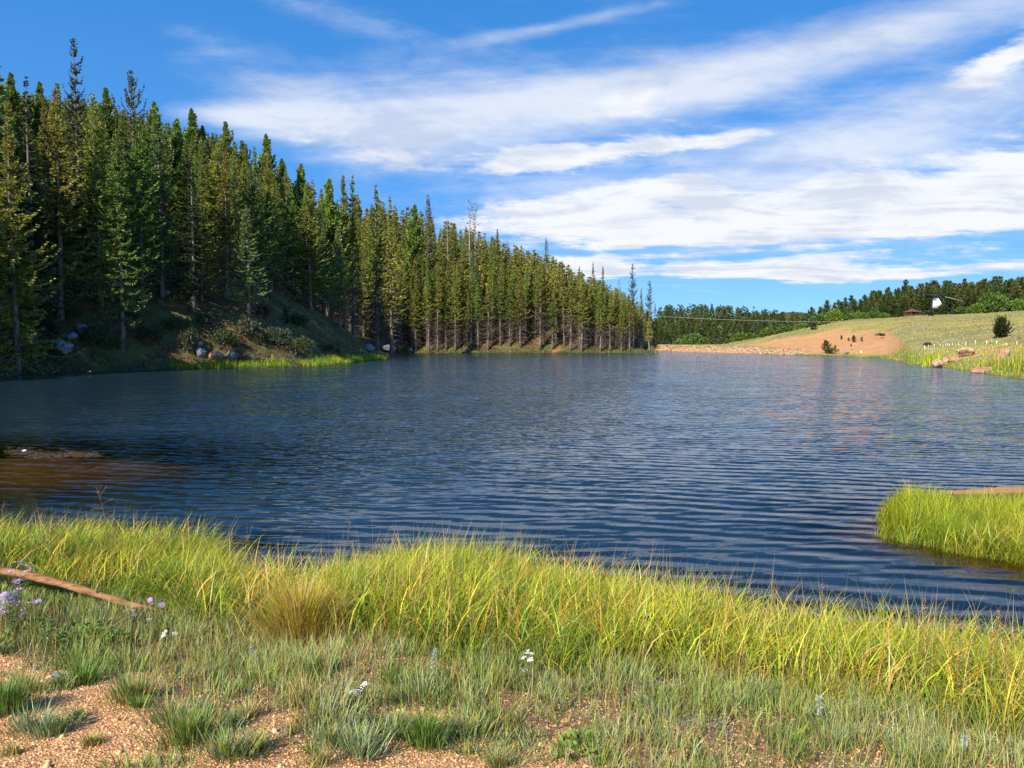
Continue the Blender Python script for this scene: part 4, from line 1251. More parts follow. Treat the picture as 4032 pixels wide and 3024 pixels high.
# ------------------------------------------------------------------ stakes and cable
M_STAKE, g = new_mat('white_plastic'); finish(g, principled(g, (0.62, 0.63, 0.64), 0.5))
M_STICK = simple_mat('brown_stake', (0.20, 0.10, 0.05), (0.32, 0.18, 0.09), 8)
st_list = [(1028, 990, 4.4, 1.3), (1075, 960, 2.5, .8), (1147, 955, 2.6, .9), (1215, 950, 2.4, 1), (1248, 960, 2.2, 1), (1283, 950, 2.3, .9), (1302, 948, 2.8, .8), (1320, 955, 3.2, 1.1), (1362, 948, 3, 1.1), (1399, 945, 2.2, .7),
           (1434, 957, 4, 1.1), (1521, 950, 4.3, 1.2), (1631, 930, 4.4, 1.3), (1766, 935, 4.4, 1.2), (1884, 938, 4.2, 1.3), (2006, 948, 3.2, 1.1), (2128, 940, 4.6, 1.2),
           (1042, 997, 3, .7), (1070, 1000, 2.4, .7), (1093, 998, 2.2, .7), (1115, 992, 2.3, .8), (1142, 990, 1.9, .7), (1178, 985, 1.9, .6)]
ordn = ['first', 'second', 'third', 'fourth', 'fifth', 'sixth', 'seventh', 'eighth', 'ninth', 'tenth', 'eleventh', 'twelfth', 'thirteenth', 'fourteenth', 'fifteenth', 'sixteenth', 'seventeenth']
for i, (zx, zy, hh, ww) in enumerate(st_list):
    px = (3300 + zx / 3.022) / 3.9375; py = (1050 + zy / 3.022) / 3.9375
    b = ground_at(px, py, lo=60); s = b[1] / F; h = hh * s; w_ = 0.24 * ww * s * 2.2
    a = Acc().tube([(0, 0, -0.15), (0, 0, h * 0.5), (0.01, 0, h)], [w_ * 0.5] * 3, 8)
    o = a.obj('marker_stake', M_STAKE, None, tuple(b), True); o.rotation_euler = (trng.normal(0, 0.04), trng.normal(0, 0.04), 0)
    if i < 17: lab = f'white tube stake on the right bank, {ordn[i]} from the left in the back row'
    else: lab = f'small white tube stake in the short front row, {ordn[i - 17]} from the left'
    tag(o, lab, 'stake', 'white tube stakes on the right bank')
for zx, y0, y1, rad, lab in [(1540, 855, 948, 0.05, 'tall brown wooden stake behind the big pale boulder'), (2010, 862, 930, 0.03, 'thin pale wooden stake near the right edge of the photo')]:
    px = (3300 + zx / 3.022) / 3.9375; b = ground_at(px, (1050 + y1 / 3.022) / 3.9375, lo=60); h = (y1 - y0) / 3.022 / 3.9375 * b[1] / F
    o = Acc().tube([(0, 0, -0.2), (0, 0, h * 0.6), (-0.02, 0, h)], [rad, rad, rad * 0.8], 6).obj('wooden_stake', M_STICK, None, tuple(b)); tag(o, lab, 'stake')
b = ground_at((3300 + 272 / 3.022) / 3.9375, 353.6, lo=100); s = b[1] / F
e = empty('sign_board', tuple(b), 0.1, 'small white board on a post at the waterline below the bare soil', 'sign')
Acc().box((0, 0, 1.9 * s), (0.6 * s, 0.03, 1.4 * s)).obj('board', M_STAKE, e); Acc().box((0, 0.06, 0.9 * s), (0.05, 0.03, 1.3 * s)).obj('post', M_STICK, e)
p0 = at(640, 315.0, 214); p1 = at(838, 321.9, 219); pm = (p0 + p1) / 2 - np.array([0, 0, 0.9])
ts = np.linspace(0, 1, 24)[:, None]; path = (1 - ts) ** 2 * p0 + 2 * ts * (1 - ts) * pm + ts ** 2 * p1
o = Acc().tube(path, [0.02] * 24, 5).obj('overhead_cable', M_STAKE); tag(o, 'thin pale cable strung across the dam from the point to the meadow', 'cable')
# the post the cable ends on, among the bright shrubs
bz = Hp(p1[0], p1[1]); o = Acc().tube([(p1[0], p1[1], bz - 0.3), (p1[0], p1[1], p1[2] + 0.12)], [0.12, 0.1], 8).obj('cable_post', M_STICK); tag(o, 'brown post holding the cable among the bright shrubs on the meadow crest', 'post')

# ------------------------------------------------------------------ dam
M_CREST = simple_mat('dry_crest_grass', (0.20, 0.19, 0.07), (0.32, 0.28, 0.11), 1.2, 0.95)
dpx = np.linspace(657.5, 806, 60); Vd = []
for q in dpx:
    ds = np.interp(q, DS[:, 0], DS[:, 1])
    for k, dz_ in ((5.2, -0.25), (6.0, 0.10), (8.5, 0.12), (10, -0.3)):
        D = ds + k; x = at(q, 343, D)[0]; zt = np.interp(q, ZD[:, 0], ZD[:, 1]); Vd.append((x, D, max(zt + dz_, 0.05) + (0.0 if dz_ < 0 else 0.05 * math.sin(q * 1.7))))
n = len(dpx); i = np.arange(n - 1)[:, None] * 4 + np.arange(3)[None]
dam = mesh_np('dam', Vd, np.stack([i, i + 1, i + 5, i + 4], -1).reshape(-1, 4), M_CREST, smooth=True); tag(dam, kind='structure')
rk = []
for i in range(6):
    V, T = rock_geo(200 + i, 0.55, 0.42, 0.30, 1, 0.25, 6); me = bpy.data.meshes.new('stone'); fill_mesh(me, V, T); me.materials.append([M_TANROCK, M_TANROCK, M_PINKROCK][i % 3]); rk.append(me)
nst = 0
for row in range(5):
    for q in np.arange(656, 806, 2.1 + 0.35 * row):
        ds = np.interp(q, DS[:, 0], DS[:, 1]); k = 0.4 + row * 1.0 + trng.uniform(-.3, .3); D = ds + k; x = at(q + trng.normal(0, 0.4), 343, D)[0]
        if nst >= 298: break
        o = link('stone', rk[int(trng.integers(6))], dam, (x, D, max(Hp(x, D), 0) + 0.08)); o.rotation_euler = (trng.normal(0, .2), trng.normal(0, .2), trng.random() * 6.28)
        sc = trng.uniform(0.5, 1.25); o.scale = (sc * 1.2, sc, sc); nst += 1

# ------------------------------------------------------------------ grass
def blades(base, L, w, az, th0, bend, col, nseg=4, tipcol=None, twist=0.6, seed=0):
    r = np.random.default_rng(seed); n = len(base)
    s = np.linspace(0, 1, nseg + 1); ds_ = 1 / nseg
    th = th0[:, None] + bend[:, None] * (s[None] ** 1.3)
    tm = (th[:, 1:] + th[:, :-1]) / 2
    hx = np.concatenate([np.zeros((n, 1)), np.cumsum(np.sin(tm), 1)], 1) * ds_ * L[:, None]
    hz_ = np.concatenate([np.zeros((n, 1)), np.cumsum(np.cos(tm), 1)], 1) * ds_ * L[:, None]
    cx_, sx_ = np.cos(az), np.sin(az)
    P = np.stack([base[:, 0:1] + hx * cx_[:, None], base[:, 1:2] + hx * sx_[:, None], base[:, 2:3] + hz_], -1)
    a2 = az + PI / 2 + r.normal(0, twist, n)
    sd_ = np.stack([np.cos(a2), np.sin(a2), np.zeros(n)], -1)
    wd = w[:, None] * (1 - s[None] ** 1.6) * (0.75 + 0.25 * np.sin(s * PI))[None]
    Lf = P[:, :-1] - sd_[:, None] * wd[:, :-1, None]; Rt = P[:, :-1] + sd_[:, None] * wd[:, :-1, None]
    V = np.concatenate([np.stack([Lf, Rt], 2).reshape(n, -1, 3), P[:, -1:]], 1)      # 2*nseg + 1 verts
    m = 2 * nseg + 1; o = np.arange(n)[:, None] * m
    qi = np.array([[2 * k, 2 * k + 1, 2 * k + 3, 2 * k + 2] for k in range(nseg - 1)]).reshape(-1)
    Q = (o + qi[None]).reshape(-1, 4); T = (o + np.array([2 * nseg - 2, 2 * nseg - 1, 2 * nseg])[None]).reshape(-1, 3)
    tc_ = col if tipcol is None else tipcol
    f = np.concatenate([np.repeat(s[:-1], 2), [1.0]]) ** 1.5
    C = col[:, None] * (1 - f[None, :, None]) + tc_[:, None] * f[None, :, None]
    sheath_shade = np.clip(f / 0.25, 0, 1)[None, :, None]; C = C * sheath_shade + (C * 0.35 + np.array((0.035, 0.024, 0.01))) * (1 - sheath_shade)      # brown sheaths at the foot, darkened further to paint shade between the blades
    return V.reshape(-1, 3), Q, T, C.reshape(-1, 3)


def grass_obj(name, parts, label, cat='grass', kind='stuff', mat=None, parent=None, loc=None):
    a = Acc()
    for V, Q, T, C in parts: a.add(V, Q, T, C)
    o = a.obj(name, mat or M_GRASS, parent, loc, True)
    return tag(o, label, cat, kind=kind)


gr = np.random.default_rng(5)
bpy_y = np.array([616, 622, 648, 667, 676, 690, 713, 750, 765]); bpx = np.array([0, 139, 278, 417, 556, 694, 833, 1024, 1100])
bD = np.array([ground_at(a, b)[1] for a, b in zip(bpx, bpy_y)])
bpx = np.concatenate([[-60, 0, 80, 160, 175], bpx[2:]]); bD = np.concatenate([[6.6, 6.5, 6.25, 6.0, 5.4], bD[2:]])    # the sedge starts behind the log


def wedge(n, d0, d1, p0=-70, p1=1100):
    D = np.sqrt(gr.uniform(d0 ** 2, d1 ** 2, n)); px = gr.uniform(p0, p1, n)
    return (px - 512) / F * D, D, px


def clumped(x, y, spacing, seed):
    """nearest of a jittered grid of tussock centres: gives outward direction and a random number per tussock"""
    best = np.full(x.shape, 1e9); ox = np.zeros_like(x); oy = np.zeros_like(x); rid = np.zeros_like(x)
    gx, gy = np.floor(x / spacing), np.floor(y / spacing)
    for i in (-1, 0, 1):
        for j in (-1, 0, 1):
            cx_, cy_ = gx + i, gy + j
            jx = (cx_ + hashgrid(cx_, cy_, seed)) * spacing; jy = (cy_ + hashgrid(cx_, cy_, seed + 5)) * spacing
            d_ = (x - jx) ** 2 + (y - jy) ** 2; m = d_ < best
            best = np.where(m, d_, best); ox = np.where(m, x - jx, ox); oy = np.where(m, y - jy, oy); rid = np.where(m, hashgrid(cx_, cy_, seed + 9), rid)
    return ox, oy, np.sqrt(best) / spacing, rid


PAL = dict(green=(0.115, 0.225, 0.012), lime=(0.27, 0.37, 0.016), yellow=(0.54, 0.47, 0.028), straw=(0.58, 0.42, 0.14), orange=(0.48, 0.21, 0.025), grey=(0.20, 0.28, 0.085), sage=(0.36, 0.40, 0.21), deep=(0.06, 0.105, 0.02))


def colours(n, weights, clump=None, keys=None, seed=0):
    r = np.random.default_rng(seed); keys = list(weights); w = np.array([weights[k] for k in keys], float); w /= w.sum(); cw = np.cumsum(w)
    u = r.random(n)
    if clump is not None: u = np.clip(0.55 * u + 0.45 * clump, 0, 0.9999)
    k = np.searchsorted(cw, u); k = np.minimum(k, len(keys) - 1)
    c = np.array([PAL[q] for q in keys])[k]
    return c * (0.55 + 0.75 * r.random((n, 1)))


# tall sedge along the near water's edge
x, y, px = wedge(235000, 3.0, 10.0)
sdn = lake_sd(x, y); lo_ = np.interp(px, bpx, bD) + (vnoise(x, y, 0.35, 61) - 0.5) * 0.7
gap = sstep(px, 215, 235) * sstep(px, 305, 285)
keepd = (sdn > -0.14) & (y > lo_) & (y < 10.5)
_o, _p, dcl, ridl = clumped(x, y, 0.42, 3); dens = np.clip(1.2 - 1.25 * dcl - 0.2 * ridl, 0.10, 1)
dens = dens * np.where(sdn < 0.05, 0.5, 1) * (1 - 0.45 * gap)
keepd &= gr.random(len(x)) < dens * sstep(y - lo_, -0.1, 0.5) * 1.1
x, y, px, sdn, lo_ = x[keepd], y[keepd], px[keepd], sdn[keepd], lo_[keepd]
ox, oy, dc_, rid = clumped(x, y, 0.42, 3)
n = len(x); z = np.maximum(H(x, y), -0.05) - 0.02
hgt = 0.24 + 0.24 * rid + 0.20 * vnoise(x, y, 0.8, 63)
hgt = hgt * (0.55 + 0.45 * sstep(y - lo_, 0, 0.9)) * (1 - 0.62 * gap[keepd])
hgt = hgt * np.interp(px, [0, 200, 300, 420, 620, 800, 1024], [0.95, 1.0, 0.8, 0.92, 0.80, 0.76, 0.82])
L = hgt * gr.uniform(0.6, 1.25, n)
az = np.arctan2(oy, ox) + gr.normal(0, 0.6, n); az = np.where(gr.random(n) < 0.35, gr.normal(0.2, 0.9, n), az)
leftd = px < 215
bend = gr.uniform(0.3, 2.3, n) + np.where(leftd, 0.45, 0) * gr.random(n)
th0 = np.abs(gr.normal(0.10, 0.14, n)) + 0.25 * dc_
w = gr.uniform(0.0016, 0.0048, n); fall = gr.random(n) < 0.36; th0 = np.where(fall, gr.uniform(0.4, 1.25, n), th0); az = np.where(fall, gr.uniform(-3.14, 3.14, n), az)
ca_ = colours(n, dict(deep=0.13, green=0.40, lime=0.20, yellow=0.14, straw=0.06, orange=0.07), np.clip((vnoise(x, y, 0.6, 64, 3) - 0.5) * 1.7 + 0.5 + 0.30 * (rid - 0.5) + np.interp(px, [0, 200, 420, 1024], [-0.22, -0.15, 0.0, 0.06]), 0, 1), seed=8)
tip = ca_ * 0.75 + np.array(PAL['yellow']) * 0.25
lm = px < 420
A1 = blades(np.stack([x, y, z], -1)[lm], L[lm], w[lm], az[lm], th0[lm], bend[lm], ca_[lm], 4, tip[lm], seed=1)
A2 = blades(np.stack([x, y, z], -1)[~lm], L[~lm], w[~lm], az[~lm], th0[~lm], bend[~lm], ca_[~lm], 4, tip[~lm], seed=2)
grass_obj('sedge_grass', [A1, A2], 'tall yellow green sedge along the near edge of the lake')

# long loose seed stalks leaning over the sedge
n = 8500; x, y, px = wedge(n * 4, 3.5, 9.5); sdn = lake_sd(x, y); m = (sdn > -0.1) & (y > np.interp(px, bpx, bD) + 0.2); x, y, px = x[m][:n], y[m][:n], px[m][:n]; n = len(x)
sc_ = colours(n, dict(straw=0.5, yellow=0.25, orange=0.15, lime=0.1), seed=9)
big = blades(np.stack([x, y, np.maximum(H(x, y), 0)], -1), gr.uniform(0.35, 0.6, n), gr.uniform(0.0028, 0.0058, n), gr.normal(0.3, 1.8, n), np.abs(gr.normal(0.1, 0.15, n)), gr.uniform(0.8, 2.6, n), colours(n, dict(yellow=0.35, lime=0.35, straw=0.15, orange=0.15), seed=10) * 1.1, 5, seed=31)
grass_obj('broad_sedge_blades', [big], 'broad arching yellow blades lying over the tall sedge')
h3 = n // 3; x3, y3 = x[:h3], y[:h3]; n = h3; sc_ = sc_[:n]
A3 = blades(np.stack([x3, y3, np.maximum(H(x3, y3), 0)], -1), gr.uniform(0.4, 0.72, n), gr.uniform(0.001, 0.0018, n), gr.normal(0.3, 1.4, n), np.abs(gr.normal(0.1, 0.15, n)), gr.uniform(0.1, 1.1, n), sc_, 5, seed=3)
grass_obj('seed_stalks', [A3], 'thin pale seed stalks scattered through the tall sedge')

# short grey green grass between sedge and gravel
x, y, px = wedge(150000, 2.5, 6.8)
lo_ = np.interp(px, bpx, bD)
gv = near_gravel(x, y)
tuft = vnoise(x, y, 0.22, 66, 2); tuf2 = vnoise(x, y, 0.55, 67, 2)
den = (1 - gv) * (0.16 + 0.84 * sstep(tuft, 0.38, 0.60)) * sstep(tuf2 + 0.14 + 0.3 * sstep(y - 3.6, 0.0, 1.0), 0.30, 0.50) + gv * sstep(tuft, 0.58, 0.68) * sstep(tuf2, 0.46, 0.56) * 0.9
m = (y < lo_ + 0.45) & (gr.random(len(x)) < den * 0.95) & (lake_sd(x, y) > 0.05)
x, y, px, gv = x[m], y[m], px[m], gv[m]
ox, oy, dc_, rid = clumped(x, y, 0.16, 13); n = len(x)
L = (0.045 + 0.075 * rid + 0.085 * vnoise(x, y, 0.5, 68)) * gr.uniform(0.6, 1.35, n) * (1 - 0.35 * gv)
az = np.arctan2(oy, ox) + gr.normal(0, 0.7, n)
ca_ = colours(n, dict(green=0.26, grey=0.32, lime=0.12, sage=0.14, straw=0.12, orange=0.04), np.clip(vnoise(x, y, 0.45, 69, 2), 0, 1), seed=18)
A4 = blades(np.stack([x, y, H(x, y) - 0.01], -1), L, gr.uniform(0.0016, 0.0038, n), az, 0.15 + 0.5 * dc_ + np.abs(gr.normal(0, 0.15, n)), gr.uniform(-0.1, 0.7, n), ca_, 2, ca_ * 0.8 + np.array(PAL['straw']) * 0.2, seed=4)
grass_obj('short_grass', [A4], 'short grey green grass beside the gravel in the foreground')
print('short', n)
# straw coloured fine stems in it
n = 7000; x, y, px = wedge(n, 2.9, 5.8); m = (near_gravel(x, y) < 0.4) & (y < np.interp(px, bpx, bD) + 0.5); x, y = x[m], y[m]; n = len(x)
A5 = blades(np.stack([x, y, H(x, y)], -1), gr.uniform(0.12, 0.30, n), gr.uniform(0.0007, 0.0014, n), gr.normal(0, 2, n), np.abs(gr.normal(0.1, 0.15, n)), gr.uniform(0, 0.6, n), colours(n, dict(straw=0.7, orange=0.2, sage=0.1), seed=19), 3, seed=5)
grass_obj('dry_stems', [A5], 'thin dry straw stems standing in the short grass')

# island of sedge on the right
x = gr.uniform(4.7, 11.5, 110000); y = gr.uniform(7.9, 13.6, 110000); sdn = lake_sd(x, y)
edge = (vnoise(x, y, 0.4, 77) - 0.5) * 0.25
m = (sdn > -0.12 + edge) & (y < np.interp(x, [6.6, 7.1], [12.6, 11.1]) + (vnoise(x, y, 0.3, 76) - 0.5) * 0.7) & (y > 7.6) & (512 + F * x / y < 1110) & (y > 8.0)
_o, _p, dcl, ridl = clumped(x, y, 0.4, 23); m &= gr.random(len(x)) < np.clip(1.1 - 0.9 * dcl - 0.3 * ridl, 0.06, 1); x, y, sdn = x[m], y[m], sdn[m]
ox, oy, dc_, rid = clumped(x, y, 0.4, 23); n = len(x)
L = (0.20 + 0.22 * rid + 0.2 * vnoise(x, y, 0.7, 79)) * gr.uniform(0.6, 1.25, n) * (0.6 + 0.4 * sstep(sdn, -0.1, 0.4))
az = np.arctan2(oy, ox) + gr.normal(0, 0.7, n); az = np.where(sdn < 0.25, gr.normal(-1.7, 0.8, n), az)
ca_ = colours(n, dict(deep=0.05, green=0.26, lime=0.34, yellow=0.25, straw=0.06, orange=0.04), np.clip(vnoise(x, y, 0.7, 80, 2) + 0.2 * (rid - 0.5), 0, 1), seed=28)
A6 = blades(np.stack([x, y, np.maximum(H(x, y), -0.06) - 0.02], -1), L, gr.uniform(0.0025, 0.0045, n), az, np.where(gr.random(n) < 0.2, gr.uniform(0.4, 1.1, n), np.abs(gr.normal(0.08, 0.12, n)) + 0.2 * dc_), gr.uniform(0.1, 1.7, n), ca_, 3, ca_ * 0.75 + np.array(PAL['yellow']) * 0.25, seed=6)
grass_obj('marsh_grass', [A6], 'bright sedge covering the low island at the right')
print('island', n)

# reeds along the far left bank and grass fringe of the right shore
def fringe(name, pts, n, hh, ww, weights, label, spread=1.2, seed=30, inl=0.2):
    pts = np.array(pts, float); seg = np.linalg.norm(np.diff(pts, axis=0), axis=1); cum = np.concatenate([[0], np.cumsum(seg)]); r = np.random.default_rng(seed)
    s = r.uniform(0, cum[-1], n); x = np.interp(s, cum, pts[:, 0]); y = np.interp(s, cum, pts[:, 1])
    x = x + r.normal(0, spread, n); y = y + r.normal(0, spread, n); sd_ = lake_sd(x, y); m = (sd_ > -inl) & (sd_ < spread * 2.2) & (vnoise(x, y, 2.2, seed, 2) > 0.3)
    x, y = x[m], y[m]; n = len(x)
    L = hh * r.uniform(0.5, 1.2, n) * (0.6 + 0.8 * vnoise(x, y, 2.5, seed + 1))
    c = colours(n, weights, vnoise(x, y, 3, seed + 2, 2), seed=seed)
    return grass_obj(name, [blades(np.stack([x, y, np.maximum(H(x, y), -0.1)], -1), L, ww * r.uniform(0.6, 1.2, n), r.uniform(0, 6.28, n), np.abs(r.normal(0.08, 0.1, n)), r.uniform(0, 0.7, n), c, 2, seed=seed)], label)


fringe('reed_strip', [(-33, 74.5), (-27.5, 79), (-22, 86), (-21.5, 105), (-20.3, 121)], 9000, 0.85, 0.022, dict(green=0.4, lime=0.35, yellow=0.25), 'bright yellow green reeds along the foot of the left bank', 0.7, 41, 0.7)
fringe('bank_grass', [(-60, 55), (-44, 66), (-32.6, 74.6), (-22, 86), (-20.3, 121)], 9000, 0.5, 0.022, dict(deep=0.4, green=0.4, grey=0.3), 'dark grass hanging over the shaded left bank', 3.0, 42, 0.1)
fringe('far_shore_grass', [(-28, 198), (0, 199), (20, 200), (38, 201)], 6000, 0.5, 0.05, dict(deep=0.4, green=0.3, grey=0.3), 'low dark plants along the far wooded shore', 1.5, 43, 0.1)
fringe('shore_grass', [(35, 47), (37.2, 55), (41.2, 66.8), (45.7, 79), (48, 92), (54, 104), (62, 126), (64.4, 150), (61, 168)], 16000, 0.42, 0.022, dict(green=0.4, grey=0.2, lime=0.2, yellow=0.2, orange=0.06), 'yellow green grass fringe along the right shore', 1.1, 44, 0.2)
fringe('dry_bank_grass', [(38, 50), (43, 62), (50, 76), (56, 92), (64, 110)], 14000, 0.38, 0.028, dict(straw=0.3, sage=0.3, yellow=0.3, grey=0.3), 'dry tufts on the right bank among the boulders', 5.0, 45, 0.0)
# tall yellow weeds at the right edge
r = np.random.default_rng(46); n = 900
q = r.uniform(962, 1034, n); D = 57 + r.uniform(0, 9, n) + (1024 - q) * 0.10; x = (q - 512) / F * D; m = (lake_sd(x, D) > 0.6) & (vnoise(x, D, 2.2, 47, 2) > 0.42); x, D = x[m], D[m]; n = len(x)
grass_obj('yellow_weeds', [blades(np.stack([x, D, H(x, D)], -1), r.uniform(0.5, 1.35, n), np.full(n, 0.04), r.uniform(0, 6.28, n), np.abs(r.normal(0.04, 0.05, n)), r.uniform(0, 0.25, n), colours(n, dict(green=0.2, lime=0.3, yellow=0.3, straw=0.2), seed=46) * 0.8, 3, twist=3, seed=46)],
          'tall yellow flowering weeds standing on the right bank', 'weeds')
n = 300; q = r.uniform(922, 942, n); D = r.uniform(84, 92, n); x = (q - 512) / F * D
grass_obj('yellow_weeds', [blades(np.stack([x, D, H(x, D)], -1), r.uniform(0.5, 1.2, n), np.full(n, 0.05), r.uniform(0, 6.28, n), np.abs(r.normal(0.04, 0.05, n)), r.uniform(0, 0.25, n), colours(n, dict(green=0.2, lime=0.4, yellow=0.4), seed=47), 3, twist=3, seed=47)],
          'yellow green weeds in front of the white stakes', 'weeds')
# meadow and forest floor tufts
n = 16000; q = r.uniform(728, 1050, n); ds = np.interp(q, DS[:, 0], DS[:, 1]); dc = np.interp(q, DC[:, 0], DC[:, 1]); D = ds + 5 + (dc - ds) * r.random(n) ** 0.8; x = (q - 512) / F * D
m = (soil_mask(x, D) < 0.5) & (vnoise(x, D, 6, 48, 2) > 0.36); x, D = x[m], D[m]; n = len(x)
grass_obj('meadow_grass', [blades(np.stack([x, D, H(x, D) - 0.05], -1), r.uniform(0.15, 0.42, n), r.uniform(0.04, 0.13, n), r.uniform(0, 6.28, n), r.uniform(0.1, 0.6, n), r.uniform(0, 0.8, n), colours(n, dict(grey=0.3, sage=0.38, yellow=0.05, straw=0.27), vnoise(x, D, 9, 49, 2), seed=48) * 0.85, 2, twist=3, seed=48)],
          'dry tufted grass over the meadow hill')
n = 26000; x = r.uniform(-75, 42, n); D = r.uniform(50, 235, n); sd_ = lake_sd(x, D); q = 512 + F * x / D
m = (sd_ > 0.3) & (sd_ < 26) & (q > -40) & (q < 660) & (vnoise(x, D, 4, 50, 2) > 0.42); x, D = x[m], D[m]; n = len(x)
grass_obj('forest_floor_grass', [blades(np.stack([x, D, H(x, D) - 0.03], -1), r.uniform(0.2, 0.6, n), r.uniform(0.02, 0.06, n), r.uniform(0, 6.28, n), r.uniform(0.1, 0.6, n), r.uniform(0, 0.8, n), colours(n, dict(deep=0.2, green=0.35, lime=0.1, grey=0.25, straw=0.2), vnoise(x, D, 7, 51, 2), seed=50), 2, twist=3, seed=50)],
          'grass and low plants on the floor of the wooded hill')

r = np.random.default_rng(88); nc = 620; x = r.uniform(-62, -20, nc); D = r.uniform(58, 128, nc); sd_ = lake_sd(x, D); q, qy = proj(x, D, H(x, D))
m = (sd_ > 0.4) & (sd_ < 22) & (q > -60) & (q < 388) & (vnoise(x, D, 5, 89, 2) > 0.38); x, D = x[m], D[m]; nc = len(x)
ci = r.integers(nc, size=26000); rad_ = (0.4 + 0.9 * r.random(nc))[ci]; dv = unit(r.normal(0, 1, (len(ci), 3))); P_ = np.stack([x[ci], D[ci], H(x, D)[ci]], -1) + dv * rad_[:, None] * np.array([1, 1, 0.7]); P_[:, 2] = np.maximum(P_[:, 2], H(P_[:, 0], P_[:, 1]))
d2 = unit(dv + r.normal(0, 0.8, dv.shape)); tones = np.array([(0.16, 0.20, 0.06), (0.24, 0.24, 0.08), (0.13, 0.18, 0.09), (0.26, 0.17, 0.08), (0.30, 0.31, 0.10)])[r.integers(5, size=nc)][ci]
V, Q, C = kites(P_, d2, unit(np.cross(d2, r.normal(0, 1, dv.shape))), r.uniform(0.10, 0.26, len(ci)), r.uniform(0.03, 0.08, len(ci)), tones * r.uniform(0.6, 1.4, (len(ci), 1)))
o = mesh_np('undergrowth', V, Q, M_LEAF, C); tag(o, 'tangled low undergrowth on the shaded left bank', 'undergrowth', kind='stuff')

# ------------------------------------------------------------------ gravel
n = 52000; x, y, px = wedge(n, 2.4, 5.2, -120, 1150)
gv = near_gravel(x, y); m = gr.random(n) < np.where(gv > 0.5, 1.0, 0.5 * (y < 4.6)); x, y, gv = x[m], y[m], gv[m]; n = len(x)
V0 = np.array([(1, 0, 0), (-1, 0, 0), (0, 1, 0), (0, -1, 0), (0, 0, 1), (0, 0, -1)], float)
F0 = np.array([(0, 2, 4), (2, 1, 4), (1, 3, 4), (3, 0, 4), (2, 0, 5), (1, 2, 5), (3, 1, 5), (0, 3, 5)])


def scatter_stones(n, x, y, size, seed, geo=(V0, F0)):
    r = np.random.default_rng(seed); v0, f0 = geo; k = len(v0)
    sc = size[:, None] * (0.65 + 0.7 * r.random((n, 3))) * np.array([1, 1, 0.72])
    V = v0[None] * sc[:, None] * (0.8 + 0.4 * r.random((n, k, 1)))
    a = r.random(n) * 6.28; ca, sa = np.cos(a)[:, None], np.sin(a)[:, None]; b = r.normal(0, 0.5, n); cb_, sb = np.cos(b)[:, None], np.sin(b)[:, None]
    X, Y, Z = V[..., 0], V[..., 1], V[..., 2]; Y, Z = Y * cb_ - Z * sb, Y * sb + Z * cb_
    X, Y = X * ca - Y * sa, X * sa + Y * ca
    z = H(x, y) + size * 0.15
    V = np.stack([X + x[:, None], Y + y[:, None], Z + z[:, None]], -1).reshape(-1, 3)
    T = (np.arange(n)[:, None, None] * k + f0[None]).reshape(-1, 3)
    pal = np.array([(0.66, 0.345, 0.14), (0.78, 0.46, 0.21), (0.54, 0.25, 0.09), (0.72, 0.50, 0.28), (0.44, 0.22, 0.10)])
    c = pal[r.integers(5, size=n)] * (0.8 + 0.4 * r.random((n, 1)))
    return V, T, np.repeat(c, k, 0)


V, T, C = scatter_stones(n, x, y, gr.uniform(0.0030, 0.0075, n), 1)
o = mesh_np('gravel', V, T, M_PEBBLE, C); tag(o, 'loose orange tan gravel covering the bare foreground', 'gravel', kind='stuff')
n = 420; x, y, px = wedge(n, 2.6, 5.0, -60, 1080); m = near_gravel(x, y) > 0.3; x, y = x[m], y[m]; n = len(x)
V, T, C = scatter_stones(n, x, y, gr.uniform(0.009, 0.017, n), 2, ICO[1])
o = mesh_np('larger_pebbles', V, T, M_PEBBLE, C, smooth=True); tag(o, 'larger pebbles scattered over the fine gravel', 'pebbles', kind='stuff')
for i, (px, py, w_, h_, lab, mt) in enumerate([(57, 677, 10, 4, 'flat grey white stone lying on the gravel at left', M_GRANITE), (35, 671, 5, 4, 'small grey stone on the gravel left of the flat one', M_GRANITE), (60, 668, 8, 4, 'orange stone at the grass edge above the flat grey one', M_PINKROCK),
                                               (206, 694, 6, 5, 'pinkish stone half hidden in the short grass', M_PINKROCK), (20, 721, 14, 5, 'low reddish stone on the gravel near the left edge', M_PINKROCK)]):
    rock_obj('stone', px, py, w_, h_, 300 + i, mt, lab, None, lo=2.5, cat='stone', sink=0.4)
rock_obj('boulder', 6, 606, 26, 15, 310, M_GRANITE, 'grey boulder cut by the left edge of the photo under the log', None, lo=2.5, cat='boulder', sink=0.3)

# ------------------------------------------------------------------ log
LOGD = (6.55, 5.95)
pl_ = [(-34, 566), (0, 570), (35, 577), (70, 586), (105, 597), (135, 606), (165, 611)]
pts = []
for k, (px, py) in enumerate(pl_):
    D = float(np.interp(px, [-34, 165], LOGD)); p = at(px, py, D); pts.append(p)
pts = np.array(pts); tt = np.linspace(0, 1, 40); path = np.stack([np.interp(tt, np.linspace(0, 1, len(pts)), pts[:, i]) for i in range(3)], -1)
for _ in range(4): path[1:-1] = (path[:-2] + path[1:-1] * 2 + path[2:]) / 4
rad = np.interp(tt, [0, 0.3, 0.8, 0.86, 1], [0.036, 0.034, 0.027, 0.020, 0.014]) * (1 + 0.08 * np.sin(tt * 37) + 0.05 * np.sin(tt * 91 + 1))
a = Acc().tube(path, rad, 12); a.tube([path[12], path[12] + np.array([0.02, 0.01, 0.07])], [0.014, 0.007], 5); a.tube([path[25], path[25] + np.array([-0.02, -0.03, 0.06])], [0.012, 0.005], 5)
o = a.obj('fallen_log', M_LOG, smooth=True); tag(o, 'slender reddish brown dead log lying through the grass at left', 'log')
